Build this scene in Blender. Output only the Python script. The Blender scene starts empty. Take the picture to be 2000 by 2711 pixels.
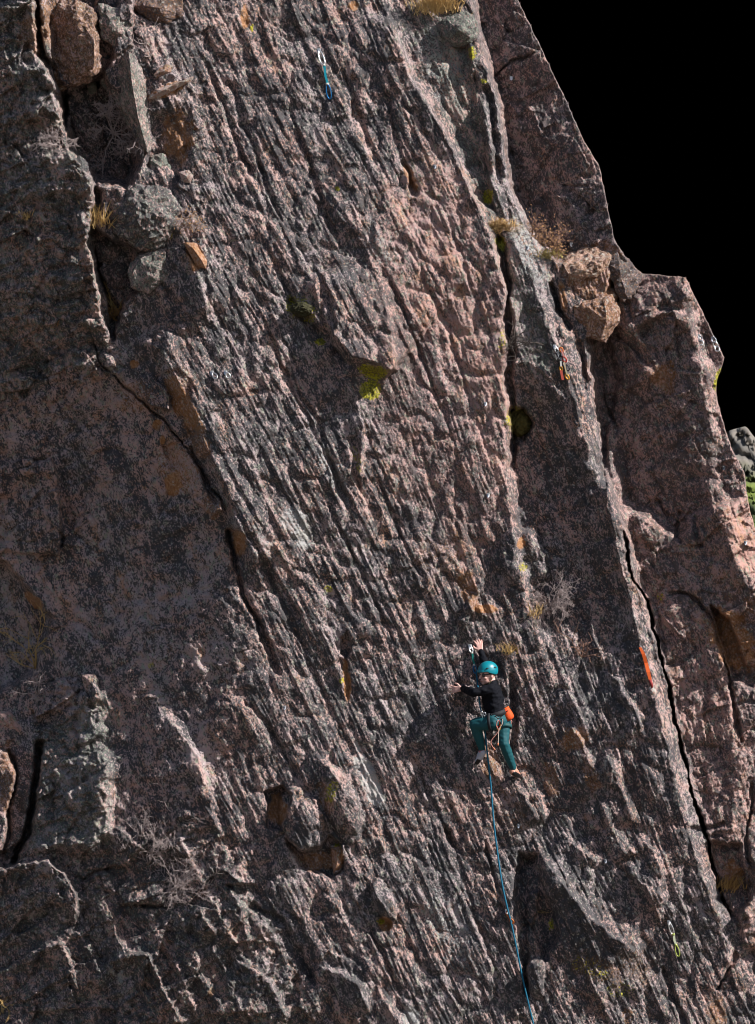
import bpy, bmesh, math, random
import numpy as np
from mathutils import Vector, Matrix, noise as mnoise
rnd = random.Random(7)
scene = bpy.context.scene
COL = scene.collection
R = math.radians
S = 1.0 / 220.0            # metres per photo pixel on the reference plane of the cliff
DIST = 60.0                # camera distance from that plane
CZ = 9.0                   # height of the camera and of the picture's centre

# ------------------------------------------------------------------ camera, sky, sun, exposure
cam = bpy.data.cameras.new('camera'); camo = bpy.data.objects.new('camera', cam); COL.objects.link(camo)
camo.location = (0, -DIST, CZ); camo.rotation_euler = (R(90), 0, 0)
cam.sensor_fit = 'VERTICAL'; cam.sensor_height = 36.0
cam.lens = 36.0 * DIST / (2711 * S)
cam.clip_start = 1.0; cam.clip_end = 3000
scene.camera = camo
SUN = Vector((0.71, -0.28, 0.61)).normalized()       # direction towards the sun
world = bpy.data.worlds.new('World'); scene.world = world; world.use_nodes = True
nt = world.node_tree; nt.nodes.clear()
sky = nt.nodes.new('ShaderNodeTexSky'); sky.sky_type = 'NISHITA'; sky.sun_disc = False
sky.sun_elevation = math.asin(SUN.z); sky.sun_rotation = math.atan2(SUN.x, SUN.y)
bg = nt.nodes.new('ShaderNodeBackground'); bg.inputs['Strength'].default_value = 0.054
wo = nt.nodes.new('ShaderNodeOutputWorld')
nt.links.new(sky.outputs[0], bg.inputs[0]); nt.links.new(bg.outputs[0], wo.inputs[0])
sun = bpy.data.lights.new('sun', 'SUN'); sun.energy = 4.6; sun.angle = R(0.55); sun.color = (1.0, 0.95, 0.89)
suno = bpy.data.objects.new('sun', sun); COL.objects.link(suno)
suno.rotation_euler = SUN.to_track_quat('Z', 'Y').to_euler()
vs = scene.view_settings
vs.view_transform = 'Standard'; vs.look = 'None'; vs.gamma = 1.0; vs.exposure = 0.92; vs.use_curve_mapping = False
scene.cycles.filter_width = 1.0; scene.cycles.max_bounces = 4; scene.cycles.diffuse_bounces = 2

# ------------------------------------------------------------------ numeric helpers
def _perm(seed):
    p = np.random.RandomState(seed).permutation(256)
    return np.concatenate([p, p]).astype(np.int32)
_A = np.linspace(0, 2*np.pi, 256, endpoint=False).astype(np.float32)
_GX, _GY = np.cos(_A), np.sin(_A)
def perlin(x, y, seed=0):
    p = _perm(seed)
    x0 = np.floor(x); y0 = np.floor(y)
    fx = (x-x0).astype(np.float32); fy = (y-y0).astype(np.float32)
    xi = x0.astype(np.int32) & 255; yi = y0.astype(np.int32) & 255
    def g(ix, iy, dx, dy):
        h = p[p[ix & 255] + (iy & 255)]
        return _GX[h]*dx + _GY[h]*dy
    u = fx*fx*fx*(fx*(fx*6-15)+10); v = fy*fy*fy*(fy*(fy*6-15)+10)
    a = g(xi, yi, fx, fy); b = g(xi+1, yi, fx-1, fy)
    c = g(xi, yi+1, fx, fy-1); d = g(xi+1, yi+1, fx-1, fy-1)
    return (a + u*(b-a) + v*((c + u*(d-c)) - (a + u*(b-a)))) * 1.5
def fbm(x, y, octv, seed, gain=0.5):
    o = 0; a = 1.0; n = 0
    for i in range(octv):
        o = o + a*perlin(x*2**i, y*2**i, seed+i*13); n += a; a *= gain
    return o / n
def sst(a, b, x):
    t = np.clip((x-a)/(b-a), 0, 1); return t*t*(3-2*t)

# ------------------------------------------------------------------ relief of the cliff: h(X, Y) towards the camera
STEP = 2.65
gx = np.arange(-130, 2131, STEP, dtype=np.float32); gy = np.arange(-130, 2842, STEP, dtype=np.float32)
NX, NY = len(gx), len(gy)
X, Y = np.meshgrid(gx, gy)
WX = X + 9*fbm(X/60, Y/60, 3, 201) + 2.5*perlin(X/12, Y/12, 211)      # ragged coordinates for traced edges
WY = Y + 9*fbm(X/60, Y/60, 3, 231) + 2.5*perlin(X/12, Y/12, 241)

CP = [(-150,-130,0),(100,-130,.2),(300,-100,-.15),(600,-130,-.35),(900,-130,-.5),(1200,-130,-.62),(1600,-130,-.7),(2130,-130,-.9),
 (-150,400,-.35),(100,400,.02),(600,350,-.2),(900,350,-.3),(1200,350,-.42),(1500,350,-.5),
 (-150,700,-.65),(150,700,-.15),(450,700,0),(700,700,-.02),(1000,700,-.15),(1300,700,-.28),(1600,700,-.35),(1900,700,-.5),
 (-150,1300,-1.45),(0,1300,-1.2),(300,1300,-.55),(520,1300,-.05),(700,1300,.1),(1000,1300,.02),(1300,1300,-.1),(1500,1300,-.05),(1640,1300,.03),(1800,1300,-.2),(2100,1300,-.5),
 (-150,1700,-1.4),(0,1700,-1.2),(300,1700,-.55),(560,1700,.0),
 (-150,2000,-1.0),(0,2000,-.85),(200,2000,-.45),(550,2000,.12),(700,2000,.2),(1000,2000,.2),(1300,2000,.1),(1550,2000,.15),(1750,2000,.2),(1850,2000,.0),(2100,2000,-.15),
 (-150,2840,-.5),(0,2840,-.3),(300,2840,.05),(600,2840,.3),(900,2840,.42),(1300,2840,.4),(1600,2840,.4),(1900,2840,.25),(2130,2840,.1)]
def tps(cp, XX, YY):
    c = np.array(cp, float); n = len(c); px, py, v = c[:,0]/1000, c[:,1]/1000, c[:,2]
    def U(r2): return r2*np.log(r2+1e-9)
    K = U((px[:,None]-px)**2+(py[:,None]-py)**2) + 0.004*np.eye(n)
    Pm = np.c_[np.ones(n), px, py]
    A = np.block([[K, Pm],[Pm.T, np.zeros((3,3))]])
    w = np.linalg.solve(A, np.r_[v, 0, 0, 0]).astype(np.float32)
    x = XX/1000; y = YY/1000; o = w[n] + w[n+1]*x + w[n+2]*y
    for i in range(n):
        o = o + w[i]*U((x-np.float32(px[i]))**2+(y-np.float32(py[i]))**2)
    return o
H = tps(CP, X[::4, ::4], Y[::4, ::4])
def up4(a):                                           # bilinear enlargement back to the full grid
    iy = np.clip(np.arange(NY)/4, 0, a.shape[0]-1.001); ix = np.clip(np.arange(NX)/4, 0, a.shape[1]-1.001)
    y0 = iy.astype(int); x0 = ix.astype(int); fy = (iy-y0)[:,None].astype(np.float32); fx = (ix-x0)[None].astype(np.float32)
    r0 = a[y0]; r1 = a[y0+1]
    return (r0[:,x0]*(1-fx)+r0[:,x0+1]*fx)*(1-fy) + (r1[:,x0]*(1-fx)+r1[:,x0+1]*fx)*fy
H = up4(H).astype(np.float32)

# direction of the grain: k = dX/dY of the strata
KP = [(100,200,.3),(600,200,.42),(1000,300,.42),(1250,500,.40),(500,800,.45),(900,900,.45),(1200,900,.30),(1400,900,.3),
      (300,1400,.35),(700,1500,.48),(1000,1500,.42),(1300,1500,.27),(1600,1500,.26),(1900,1500,.3),(400,2100,.45),(800,2200,.40),
      (1100,2200,.37),(1500,2200,.42),(1850,2200,.28),(300,2600,.42),(800,2650,.50),(1200,2650,.38),(1700,2650,.4),(1500,300,.35)]
Kf = 1.14*up4(tps(KP, X[::4, ::4], Y[::4, ::4])).astype(np.float32)
Sc = np.zeros_like(X); mid = NY//2; Sc[mid] = gx
for j in range(mid+1, NY): Sc[j] = np.interp(gx - Kf[j]*STEP, gx, Sc[j-1], left=None, right=None) + np.where(gx - Kf[j]*STEP < gx[0], gx - Kf[j]*STEP - gx[0], 0)
for j in range(mid-1, -1, -1): Sc[j] = np.interp(gx + Kf[j]*STEP, gx, Sc[j+1]) + np.where(gx + Kf[j]*STEP > gx[-1], gx + Kf[j]*STEP - gx[-1], 0)
Sc = Sc + 5*fbm(X/220, Y/220, 2, 17)

def bbox(pts, m):
    xs = [p[0] for p in pts]; ys = [p[1] for p in pts]
    i0 = max(0, int((min(xs)-m-gx[0])/STEP)); i1 = min(NX, int((max(xs)+m-gx[0])/STEP)+2)
    j0 = max(0, int((min(ys)-m-gy[0])/STEP)); j1 = min(NY, int((max(ys)+m-gy[0])/STEP)+2)
    return slice(j0, j1), slice(i0, i1)
def pdist(pts, x, y):
    """signed distance to a polyline (positive: left of / below it), position along it and the nearest point"""
    best = np.full(x.shape, 1e9, np.float32); sg = np.zeros_like(best); tt = np.zeros_like(best); qx = np.zeros_like(best); qy = np.zeros_like(best)
    L = [0]
    for a, b in zip(pts, pts[1:]): L.append(L[-1]+math.hypot(b[0]-a[0], b[1]-a[1]))
    for i, (a, b) in enumerate(zip(pts, pts[1:])):
        dx, dy = b[0]-a[0], b[1]-a[1]; l2 = dx*dx+dy*dy
        tr = ((x-a[0])*dx+(y-a[1])*dy)/l2
        t = np.clip(tr, 0, 1); cx = a[0]+t*dx; cy = a[1]+t*dy
        d = np.hypot(x-cx, y-cy); m = d < best
        s = np.sign(dx*(y-a[1])-dy*(x-a[0]))
        best = np.where(m, d, best); sg = np.where(m, s, sg); tt = np.where(m, (L[i]+t*(L[i+1]-L[i]))/L[-1], tt)
        qx = np.where(m, cx, qx); qy = np.where(m, cy, qy)
    return best*np.where(sg == 0, 1, sg), tt, qx, qy
def taper(t, e0=.12, e1=.12):
    return np.clip(t/max(e0,1e-3), 0, 1)*np.clip((1-t)/max(e1,1e-3), 0, 1)
def crest(pts, A, wl, wr, e0=.15, e1=.15):
    """an edge that stands proud by A: it falls away over wl on the left / lower side and over wr on the other"""
    m = 4*max(wl, wr)+20; sl = bbox(pts, min(m, 500)); d, t, _, _ = pdist(pts, WX[sl], WY[sl])
    f = np.where(d > 0, np.exp(-np.abs(d)/wl), np.exp(-np.abs(d)/wr))
    H[sl] += A*f*taper(t, e0, e1)**.7
def crack(pts, depth, w, e=.08):
    sl = bbox(pts, 4*w+20); d, t, _, _ = pdist(pts, WX[sl], WY[sl])
    ww = w*np.clip(.8+.9*fbm(X[sl]/75, Y[sl]/75, 2, 613), .12, 1.6)
    H[sl] -= depth*np.exp(-(np.abs(d)/ww)**2.2)*taper(t, e, e)**.5
def psdf(poly, x, y):
    d, _, _, _ = pdist(poly+[poly[0]], x, y); d = np.abs(d)
    ins = np.zeros(x.shape, bool); n = len(poly)
    for i in range(n):
        (x1, y1), (x2, y2) = poly[i], poly[(i+1) % n]
        if y1 == y2: continue
        c = ((y1 > y) != (y2 > y)) & (x < (x2-x1)*(y-y1)/(y2-y1)+x1); ins ^= c
    return np.where(ins, d, -d)
def plate(poly, A, bev, gxs=0, gys=0, warp=True):
    """raise (or sink) the inside of an outline by A with an edge of width bev; the face tilts by gxs, gys"""
    sl = bbox(poly, bev+30); x, y = (WX[sl], WY[sl]) if warp else (X[sl], Y[sl])
    f = sst(-bev*.5, bev*.5, psdf(poly, x, y))
    cx = sum(p[0] for p in poly)/len(poly); cy = sum(p[1] for p in poly)/len(poly)
    H[sl] += f*(A + gxs*(x-cx)*S + gys*(y-cy)*S)
def bump(cx, cy, rx, ry, ang, A, p=2.0):
    m = max(rx, ry)*1.6; sl = bbox([(cx, cy)], m); a = R(ang)
    dx, dy = WX[sl]-cx, WY[sl]-cy
    u = (dx*math.cos(a)+dy*math.sin(a))/rx; v = (-dx*math.sin(a)+dy*math.cos(a))/ry
    H[sl] += A*np.clip(1-(u*u+v*v), 0, None)**(1/p)
def region(poly, soft):
    return sst(-soft, soft, psdf(poly, WX, WY))

# --- zones
rear_poly = [(1235,-140),(1260,40),(1300,180),(1335,330),(1350,480),(1400,600),(1480,690),(1640,700),(1700,600),(1600,-140)]
shade_poly = [(-140,1180),(160,1000),(300,1000),(400,1090),(490,1190),(590,1420),(650,1600),(700,1720),(600,2000),(560,2100),(400,2180),(290,2200),(-140,2300)]
corner_poly = [(1300,560),(1470,720),(1545,1050),(1600,1290),(1700,1700),(1800,2080),(1500,1900),(1380,1500),(1350,1250),(1345,900)]
pillar_poly = [(1660,1400),(1690,1540),(1745,1700),(1810,1980),(1890,2300),(1970,2500),(2140,2600),(2140,900),(1900,700),(1640,700),(1560,900),(1600,1250)]
left_poly = [(-140,-140),(80,-140),(160,260),(250,460),(260,700),(330,1000),(160,1010),(-140,1150)]
ledge_poly = [(-140,2230),(290,2200),(480,2160),(600,2200),(690,2380),(830,2620),(900,2850),(-140,2850)]
Zrear = region(rear_poly, 12); Zshade = region(shade_poly, 40); Zcorner = region(corner_poly, 15)
Zpil = region(pillar_poly, 12); Zleft = region(left_poly, 25); Zledge = region(ledge_poly, 40)
H -= Zrear*(1.1 - 0.72*(X-1300)*S)
H += Zcorner*sst(1950, 1450, Y)*sst(900, 1180, Y)*(-.22 + .34*np.clip(X-(1312+.30*(Y-560)), -60, 260)*S)
H -= Zpil*(0.45 - 0.42*np.clip(X-1640, -100, 300)*S)

# --- grain of the strata
flip = np.clip(Zledge*.9 + Zshade + Zcorner*.8 + .8*region([(1380,2050),(1800,2050),(1960,2560),(1500,2640),(1380,2400)], 60), 0, 1)
def saw(u, e):
    f = u-np.floor(u)
    a = np.where(f < e, f/e, (1-f)/(1-e)); b = np.where(f < 1-e, f/(1-e), (1-f)/e)
    return a*(1-flip)+b*flip
Zpost = region([(100,1850),(150,1792),(250,1785),(272,1870),(268,1980),(294,2040),(286,2160),(255,2255),(60,2262),(80,2150)], 12)
ampl = 1 - .72*Zshade - .55*Zrear - .45*Zpil - .45*Zleft + .1*Zledge
T = Y
_RT = np.random.RandomState(5).rand(4, 256).astype(np.float32)
def facets(u, v, seed, slope, offs):
    """flat broken facets: every cell of a jittered grid is a plane of its own height and tilt"""
    p = _perm(seed); iu = np.floor(u).astype(np.int32); iv = np.floor(v).astype(np.int32)
    best = np.full(u.shape, 1e9, np.float32); out = np.zeros(u.shape, np.float32)
    for di in (-1, 0, 1):
        for dj in (-1, 0, 1):
            a = iu+di; b = iv+dj; h = p[p[a & 255]+(b & 255)]
            du = u-(a+_RT[0][h]); dv = v-(b+_RT[1][h]); d = du*du+dv*dv; m = d < best
            best = np.where(m, d, best); g = p[h]
            out = np.where(m, offs*(_RT[2][h]-.5)+slope*((_RT[3][h]-.5)*2*du+(_RT[0][g]-.5)*1.4*dv), out)
    return out
jx = 5*fbm(X/30, Y/30, 2, 501); jy = 5*fbm(X/30, Y/30, 2, 511)
Zpink = region([(1000,520),(1130,380),(1250,520),(1345,760),(1362,1350),(1280,1500),(1040,1300),(960,1000)], 60); ampl = ampl*(.88-.34*Zpink)
anis = ampl*(1-.75*Zledge)
H += anis*(facets((Sc+jx)/85, (T+3*jy)/330, 521, .024, .022) + facets((Sc+jx*.6)/34, (T+3*jy)/290, 522, .024, .022) + facets((Sc+jx*.3)/15, (T+2*jy)/150, 523, .017, .016) + facets((Sc+jx*.2)/8, (T+2*jy)/80, 524, .009, .009))
rough = np.clip(Zleft*1.1 + Zledge + .35*Zshade + .8*Zpost + 1.1*Zrear + 1.0*Zpil + 1.2*region([(-140,880),(230,880),(300,1150),(180,1500),(-140,1500)], 40) + .6*region([(150,-140),(540,-140),(600,300),(560,560),(520,900),(330,900),(250,700)], 30), 0, 1.2)
tt = Y + .45*X; ss_ = X - .30*Y
rough = rough*(1+.7*np.clip(Zleft+Zledge+Zpost, 0, 1))
H += rough*(facets((ss_+jx)/120, (tt+jy)/80, 531, .075, .07) + facets((ss_+jx)/46, (tt+jy)/34, 532, .036, .034) + facets((ss_+jx*.5)/19, (tt+jy*.5)/14, 533, .016, .014))
for (w, ln, A, e, sd) in ((210,1400,.034,.04,1),(90,1000,.015,.06,2),(34,800,.009,.12,3),(16,560,.0065,.2,4),(9,380,.005,.34,5)):
    u = Sc/w + .5*fbm(Sc/(w*1.6), T/ln, 3, 40+sd*7)
    cut = sst(-.25, .35, perlin(Sc/(w*.9), T/(ln*.55), 90+sd) )
    H += A*ampl*(saw(u, e)-.5)*(.25+.95*cut)
H += .075*fbm(X/260, Y/260, 3, 61)*(1-.5*Zrear) + .014*fbm(Sc/40, T/300, 3, 67)*ampl
# blocky breaks across the grain
bl = np.abs(fbm(X/110, Y/110, 3, 71)); H += .05*np.minimum(bl, .25)/.25*(1-.5*Zrear)
# lumpy lichen-covered rock
lump = (2.2*Zleft + .8*Zledge + .5*Zshade + 1.5*Zpost)
H += lump*.05*fbm(X/75, Y/52, 3, 74) + .10*Zleft*np.abs(fbm(X/130, Y/80, 2, 76)) - .0*X
H += lump*(.030*np.abs(perlin(X/34, Y/34, 73)) + .02*np.abs(perlin(X/16, Y/16, 75)))
H += (.0120*fbm(Sc/6, T/60, 2, 77) + .0100*perlin(X/5.4, Y/5.8, 79) + .008*np.abs(perlin(Sc/12, T/150, 80)))*(1-.45*Zrear-.3*Zshade-.2*Zpil)

# --- traced edges, from the left to the right of the face
C = crest
C([(72,-130),(89,97),(102,140),(140,203),(161,254),(160,350)], .22, 70, 16, 0, .1); crack([(88,-130),(104,97),(118,150),(150,210),(174,254),(176,350)], .5, 11)
plate([(105,-140),(330,-140),(300,150),(260,230),(150,240)], -.30, 14)
plate([(150,250),(270,205),(330,300),(365,430),(335,490),(250,470),(195,400)], -.80, 36)
C([(60,420),(185,412),(240,460),(247,540),(228,640),(255,720),(290,850),(300,900)], .24, 80, 16, .2, .2); crack([(250,470),(258,540),(240,640),(268,720),(300,850)], .4, 10)
plate([(245,600),(300,640),(400,670),(430,720),(330,800),(300,900),(262,800)], -.42, 16)
plate([(250,-140),(420,-140),(350,30),(352,120),(300,150),(255,110)], .12, 10, .2, 0)
plate([(350,-140),(500,-140),(480,60),(420,75),(350,30)], -.22, 10, .3, .5)
plate([(415,310),(470,285),(520,330),(510,400),(470,470),(430,430),(395,440),(400,350)], -.16, 40, .5, 0)
for p in ([(395,255),(430,238),(480,212),(512,205)], [(410,205),(440,175),(460,172)], [(400,232),(440,200),(470,195)]): C(p, .10, 30, 8)
C([(480,650),(522,720),(545,790),(552,860)], .16, 50, 10); C([(520,640),(550,690),(558,760),(562,830)], .10, 26, 18)
C([(430,860),(470,960),(520,1020)], .12, 70, 16)
C([(370,890),(430,930),(470,1010),(520,1110),(560,1200),(605,1310),(640,1400),(670,1490),(700,1580)], .26, 34, 150, .1, .25)
crack([(240,880),(262,960),(300,990),(345,1035),(390,1075),(440,1120),(480,1170),(540,1260),(600,1350)], .13, 3.4)
C([(262,940),(300,985),(345,1028),(392,1070),(442,1115),(478,1160)], .12, 9, 40)
plate([(345,1005),(395,990),(440,1030),(450,1085),(400,1075)], .12, 8, .4, .2)
plate([(430,1180),(500,1170),(590,1350),(560,1370),(480,1290)], .08, 8, .4, .1)
crack([(500,1180),(540,1260),(575,1340)], .18, 9); crack([(600,1400),(622,1490),(645,1570),(690,1670),(740,1790)], .16, 8)
plate([(600,1400),(640,1400),(660,1440),(640,1500),(612,1480)], -.10, 8, .5, .2)
C([(600,1380),(640,1395),(665,1440),(672,1500)], .12, 12, 50)
C([(560,1520),(610,1600),(660,1700),(700,1800),(760,1900)], .10, 150, 60, .3, .3)
C([(410,1860),(470,1930),(520,2000),(545,2080),(580,2200)], .17, 150, 9, .2, .15)
C([(580,1830),(640,1880),(690,1960)], .08, 80, 20)
plate([(-140,1500),(20,1490),(90,1580),(135,1640),(90,1780),(-140,1900)], -.45, 20)
C([(-20,1490),(40,1520),(95,1580),(135,1645)], .10, 40, 60)
C([(140,1220),(150,1260),(155,1400),(160,1480)], .06, 90, 10)
plate([(-140,1225),(140,1220),(158,1330),(160,1430),(150,1470),(-140,1450)], .10, 10, .25, 0)
C([(450,1320),(432,1420),(405,1545)], .035, 30, 12); C([(190,1440),(260,1560),(330,1740)], .05, 70, 20); C([(300,1180),(340,1320),(360,1450)], .04, 60, 18); C([(470,1600),(520,1720),(545,1800)], .05, 60, 16); C([(200,1650),(260,1760),(300,1900)], .06, 70, 14)
# pillar and ledges, lower left
plate([(110,1850),(150,1792),(250,1785),(272,1870),(268,1980),(294,2040),(286,2160),(255,2255),(60,2262),(80,2150),(95,1990)], .12, 50, .18, .1)
C([(150,1795),(215,1785),(262,1870),(268,1985),(292,2040),(286,2160),(252,2250)], .03, 50, 22)
plate([(215,1785),(250,1786),(272,1850),(250,1870)], .08, 6, .3, 0)
crack([(108,1960),(98,2060),(84,2140),(66,2215),(35,2290)], .6, 9)
plate([(-140,1950),(20,1990),(42,2050),(20,2150),(22,2200),(10,2255),(-140,2260)], .25, 9, .3, 0)
crack([(20,1980),(45,2050),(25,2140),(24,2200),(5,2270)], .2, 9)
C([(-130,2330),(0,2305),(80,2285),(130,2280),(165,2310),(190,2350),(204,2390),(196,2450)], .40, 120, 7, .05, .2)
C([(30,2270),(110,2240),(160,2252)], .10, 40, 8); C([(270,2205),(305,2190),(340,2215),(382,2256)], .16, 50, 6)
C([(215,2345),(250,2325),(292,2312)], .13, 25, 10); crack([(215,2330),(250,2312),(285,2300)], .12, 5)
C([(230,2412),(275,2392),(298,2420),(301,2455),(322,2502),(352,2527)], .14, 60, 6)
C([(312,2387),(400,2378),(442,2382)], .13, 16, 14); crack([(368,2396),(410,2400),(446,2404)], .18, 6)
C([(450,2405),(490,2450),(515,2520),(540,2590),(600,2690)], .15, 70, 9)
C([(540,2362),(572,2392),(592,2450),(650,2520)], .13, 45, 7); C([(500,2425),(530,2410),(560,2462),(572,2480)], .12, 40, 6)
plate([(500,2425),(530,2412),(570,2470),(520,2470)], .06, 6, .3, .1)
C([(280,2548),(330,2530),(390,2525),(410,2560),(440,2640),(490,2720)], .22, 80, 7); plate([(285,2550),(390,2530),(430,2640),(320,2700),(280,2640)], -.05, 8)
C([(190,2450),(240,2520),(282,2620)], .15, 60, 9); C([(60,2520),(160,2500),(190,2560),(210,2640)], .15, 50, 8)
C([(610,2320),(642,2430),(662,2520)], .12, 14, 40); C([(470,2200),(540,2340),(600,2400)], .08, 60, 10)
C([(70,2660),(110,2640),(140,2700),(150,2740)], .12, 40, 8); C([(230,2660),(250,2670),(280,2740)], .10, 40, 8)
C([(620,2540),(690,2580),(740,2640),(760,2720)], .16, 60, 9); C([(420,2470),(470,2560),(530,2700)], .12, 60, 8)
C([(560,2500),(610,2600),(660,2720)], .12, 50, 8)
# hollow and bosses, lower middle
plate([(700,2095),(745,2080),(772,2105),(765,2150),(745,2195),(712,2190)], -.24, 9, -.3, .2)
bump(800, 2170, 58, 92, -20, .24, 2.6); bump(905, 2130, 44, 108, -18, .18, 2.4)
plate([(755,2222),(795,2248),(850,2243),(872,2215),(905,2235),(912,2300),(880,2318),(800,2300)], -.22, 12)
plate([(875,2240),(912,2235),(906,2300),(882,2312)], .16, 7, .5, .2)
C([(830,1990),(900,2060),(946,2140),(942,2205)], .10, 60, 9)
bump(1018, 2385, 26, 62, -22, .16, 2.6); plate([(1000,2430),(1040,2432),(1030,2470),(1005,2468)], -.10, 9)
C([(955,2310),(990,2350),(1012,2395)], .06, 22, 8)
C([(830,2545),(868,2515),(915,2540)], .12, 30, 9); C([(830,2555),(900,2575),(950,2610),(982,2690)], .16, 80, 8)
crack([(660,2390),(750,2450),(800,2550),(835,2610)], .12, 14)
plate([(600,2345),(680,2340),(750,2440),(770,2500),(690,2440)], -.06, 10, .3, 0)
C([(850,2320),(900,2420),(960,2520),(1010,2620)], .10, 30, 60); C([(1015,2640),(1050,2700),(1080,2760)], .12, 26, 20)
C([(720,2330),(800,2440),(850,2530)], .07, 16, 40)
# mossy overhang in the middle of the slab and the grooves about it
C([(835,720),(856,820),(880,880),(935,940),(1015,963),(1043,985)], .30, 28, 150, .12, .03)
C([(1005,740),(1033,860),(1047,980)], .14, 90, 7, .3, .02)
plate([(838,720),(870,760),(890,860),(870,900),(850,850)], -.12, 12)
C([(890,975),(940,1050),(962,1140),(952,1285)], .14, 55, 7); plate([(925,1160),(950,1150),(952,1290),(930,1240)], -.08, 10)
crack([(770,790),(800,840),(860,900),(930,975)], .12, 14); bump(800, 822, 30, 26, 30, .07)
for p, dd, w in (([(690,830),(760,1000),(860,1200),(930,1340)], .08, 8), ([(760,980),(840,1120),(880,1230),(920,1350)], .08, 8),
    ([(900,180),(950,300),(980,390),(1000,440)], .07, 8), ([(1010,220),(1040,320),(1060,420)], .06, 7), ([(1062,420),(1085,460),(1103,525)], .16, 10),
    ([(760,270),(830,470),(900,660)], .07, 8), ([(830,520),(890,620)], .08, 10), ([(600,200),(680,420),(760,640)], .07, 9),
    ([(700,640),(800,850)], .06, 9), ([(870,1340),(960,1520),(1040,1700)], .06, 8), ([(640,1380),(760,1620),(880,1900)], .06, 8),
    ([(1000,1260),(1060,1420),(1130,1560)], .06, 8), ([(1120,1750),(1180,1900),(1230,2050)], .06, 8), ([(1060,1950),(1160,2150)], .06, 8),
    ([(1350,1780),(1362,1900),(1355,2000)], .14, 9), ([(1170,2180),(1215,2260)], .12, 9), ([(1280,2220),(1340,2420)], .10, 8), ([(1250,2400),(1310,2560)], .08, 8),
    ([(540,150),(640,400),(720,560)], .08, 9), ([(1180,560),(1250,760),(1300,900)], .05, 7), ([(1080,640),(1180,860),(1260,1100)], .05, 7),
    ([(1010,700),(1100,900),(1190,1140)], .05, 7), ([(700,1900),(800,2080)], .07, 8), ([(930,2380),(990,2480),(1060,2640)], .08, 9)):
    crack(p, dd, w, .25)
C([(840,520),(890,555),(960,640),(1000,720)], .10, 14, 90)
# notches left of the climber
plate([(905,1690),(925,1672),(934,1712),(918,1740),(902,1728)], -.12, 6); plate([(902,1745),(922,1740),(928,1800),(924,1852),(908,1830)], -.05, 5, -.5, 0)
for p in ([(1072,1505),(1105,1550),(1138,1568)], [(1165,1472),(1185,1500),(1210,1482)], [(1232,1590),(1256,1622),(1282,1612)], [(1040,1440),(1075,1510)], [(1215,1640),(1235,1650)]):
    C(p, .10, 14, 70, .2, .1)
# right edge of the slab, the mossy corner
C([(1010,20),(1040,90),(1080,190),(1160,330),(1260,530),(1305,660),(1335,760),(1345,880),(1350,1000),(1358,1150),(1364,1310),(1366,1450)], .20, 300, 14, .05, .25)
plate([(1030,-140),(1160,-140),(1235,100),(1255,250),(1310,560),(1265,530),(1180,350),(1090,190),(1035,60)], -.14, 14, -.1, 0)
crack([(1310,600),(1335,680),(1347,750),(1346,820),(1352,920),(1347,1010),(1364,1150),(1358,1250)], .34, 12, .1)
C([(1240,110),(1262,250),(1305,400),(1330,560)], .10, 60, 12)
for p in ([(1255,190),(1275,330),(1295,470)], [(1290,220),(1310,380),(1320,500)]): crack(p, .14, 10)
C([(1340,600),(1400,720),(1450,860),(1500,1000),(1540,1130),(1575,1260)], .18, 70, 34, .1, .1)
crack([(1455,745),(1482,822),(1512,875)], .22, 9); crack([(1535,900),(1560,1060),(1585,1210),(1600,1290)], .16, 16)
plate([(1560,930),(1610,900),(1640,1000),(1610,1150),(1600,1290),(1575,1150)], -.20, 18)
C([(1335,970),(1400,955),(1450,990),(1480,1060)], .10, 60, 10)
plate([(1345,1085),(1385,1080),(1410,1120),(1395,1160),(1372,1180)], -.25, 12)
bump(1385, 1480, 60, 90, -20, .13, 2.4); C([(1362,1410),(1400,1412),(1440,1470),(1468,1530)], .10, 50, 8)
C([(1538,1250),(1570,1240),(1600,1280),(1610,1330)], .10, 60, 8)
crack([(1310,205),(1350,165),(1400,150),(1450,120)], .12, 5); C([(1300,170),(1330,160),(1350,200)], .06, 20, 8); C([(1395,285),(1420,300),(1430,360)], .10, 26, 10); C([(1340,270),(1370,300),(1385,360)], .07, 26, 10); C([(1450,520),(1500,520),(1530,560),(1535,610)], .10, 40, 8); crack([(1490,490),(1560,492)], .06, 4)
# long arete, deep crack and the pillar right of it
C([(1596,1270),(1630,1420),(1660,1540),(1690,1690),(1732,1830),(1770,2000),(1792,2080),(1832,2230),(1880,2370),(1920,2480),(1955,2600)], .22, 90, 18, .08, .2)
crack([(1650,1400),(1675,1530),(1712,1590),(1740,1700),(1765,1800),(1790,1920),(1812,2010),(1842,2130),(1872,2210),(1890,2310),(1935,2430)], .65, 4.2, .06)
plate([(1705,1570),(1725,1580),(1760,1700),(1720,1650)], .08, 6)
C([(1745,1615),(1790,1660),(1815,1690)], .10, 8, 60); plate([(1745,1610),(1790,1660),(1812,1690),(1770,1740)], .05, 6, .2, 0)
crack([(1760,1570),(1820,1570),(1850,1590),(1890,1650),(1930,1790),(1965,1970)], .16, 7); crack([(1742,1320),(1755,1350),(1768,1372)], .12, 6)
plate([(1885,1605),(1930,1640),(1975,1760),(2140,1760),(2140,1900),(1940,1800)], -.22, 10, .2, .2)
C([(1895,1335),(1920,1420),(1960,1510),(2000,1590),(2060,1720)], .34, 95, 200, .05, .05)
C([(1640,885),(1700,825),(1760,790),(1800,775),(1835,800)], .34, 70, 80, .1, .1)
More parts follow.
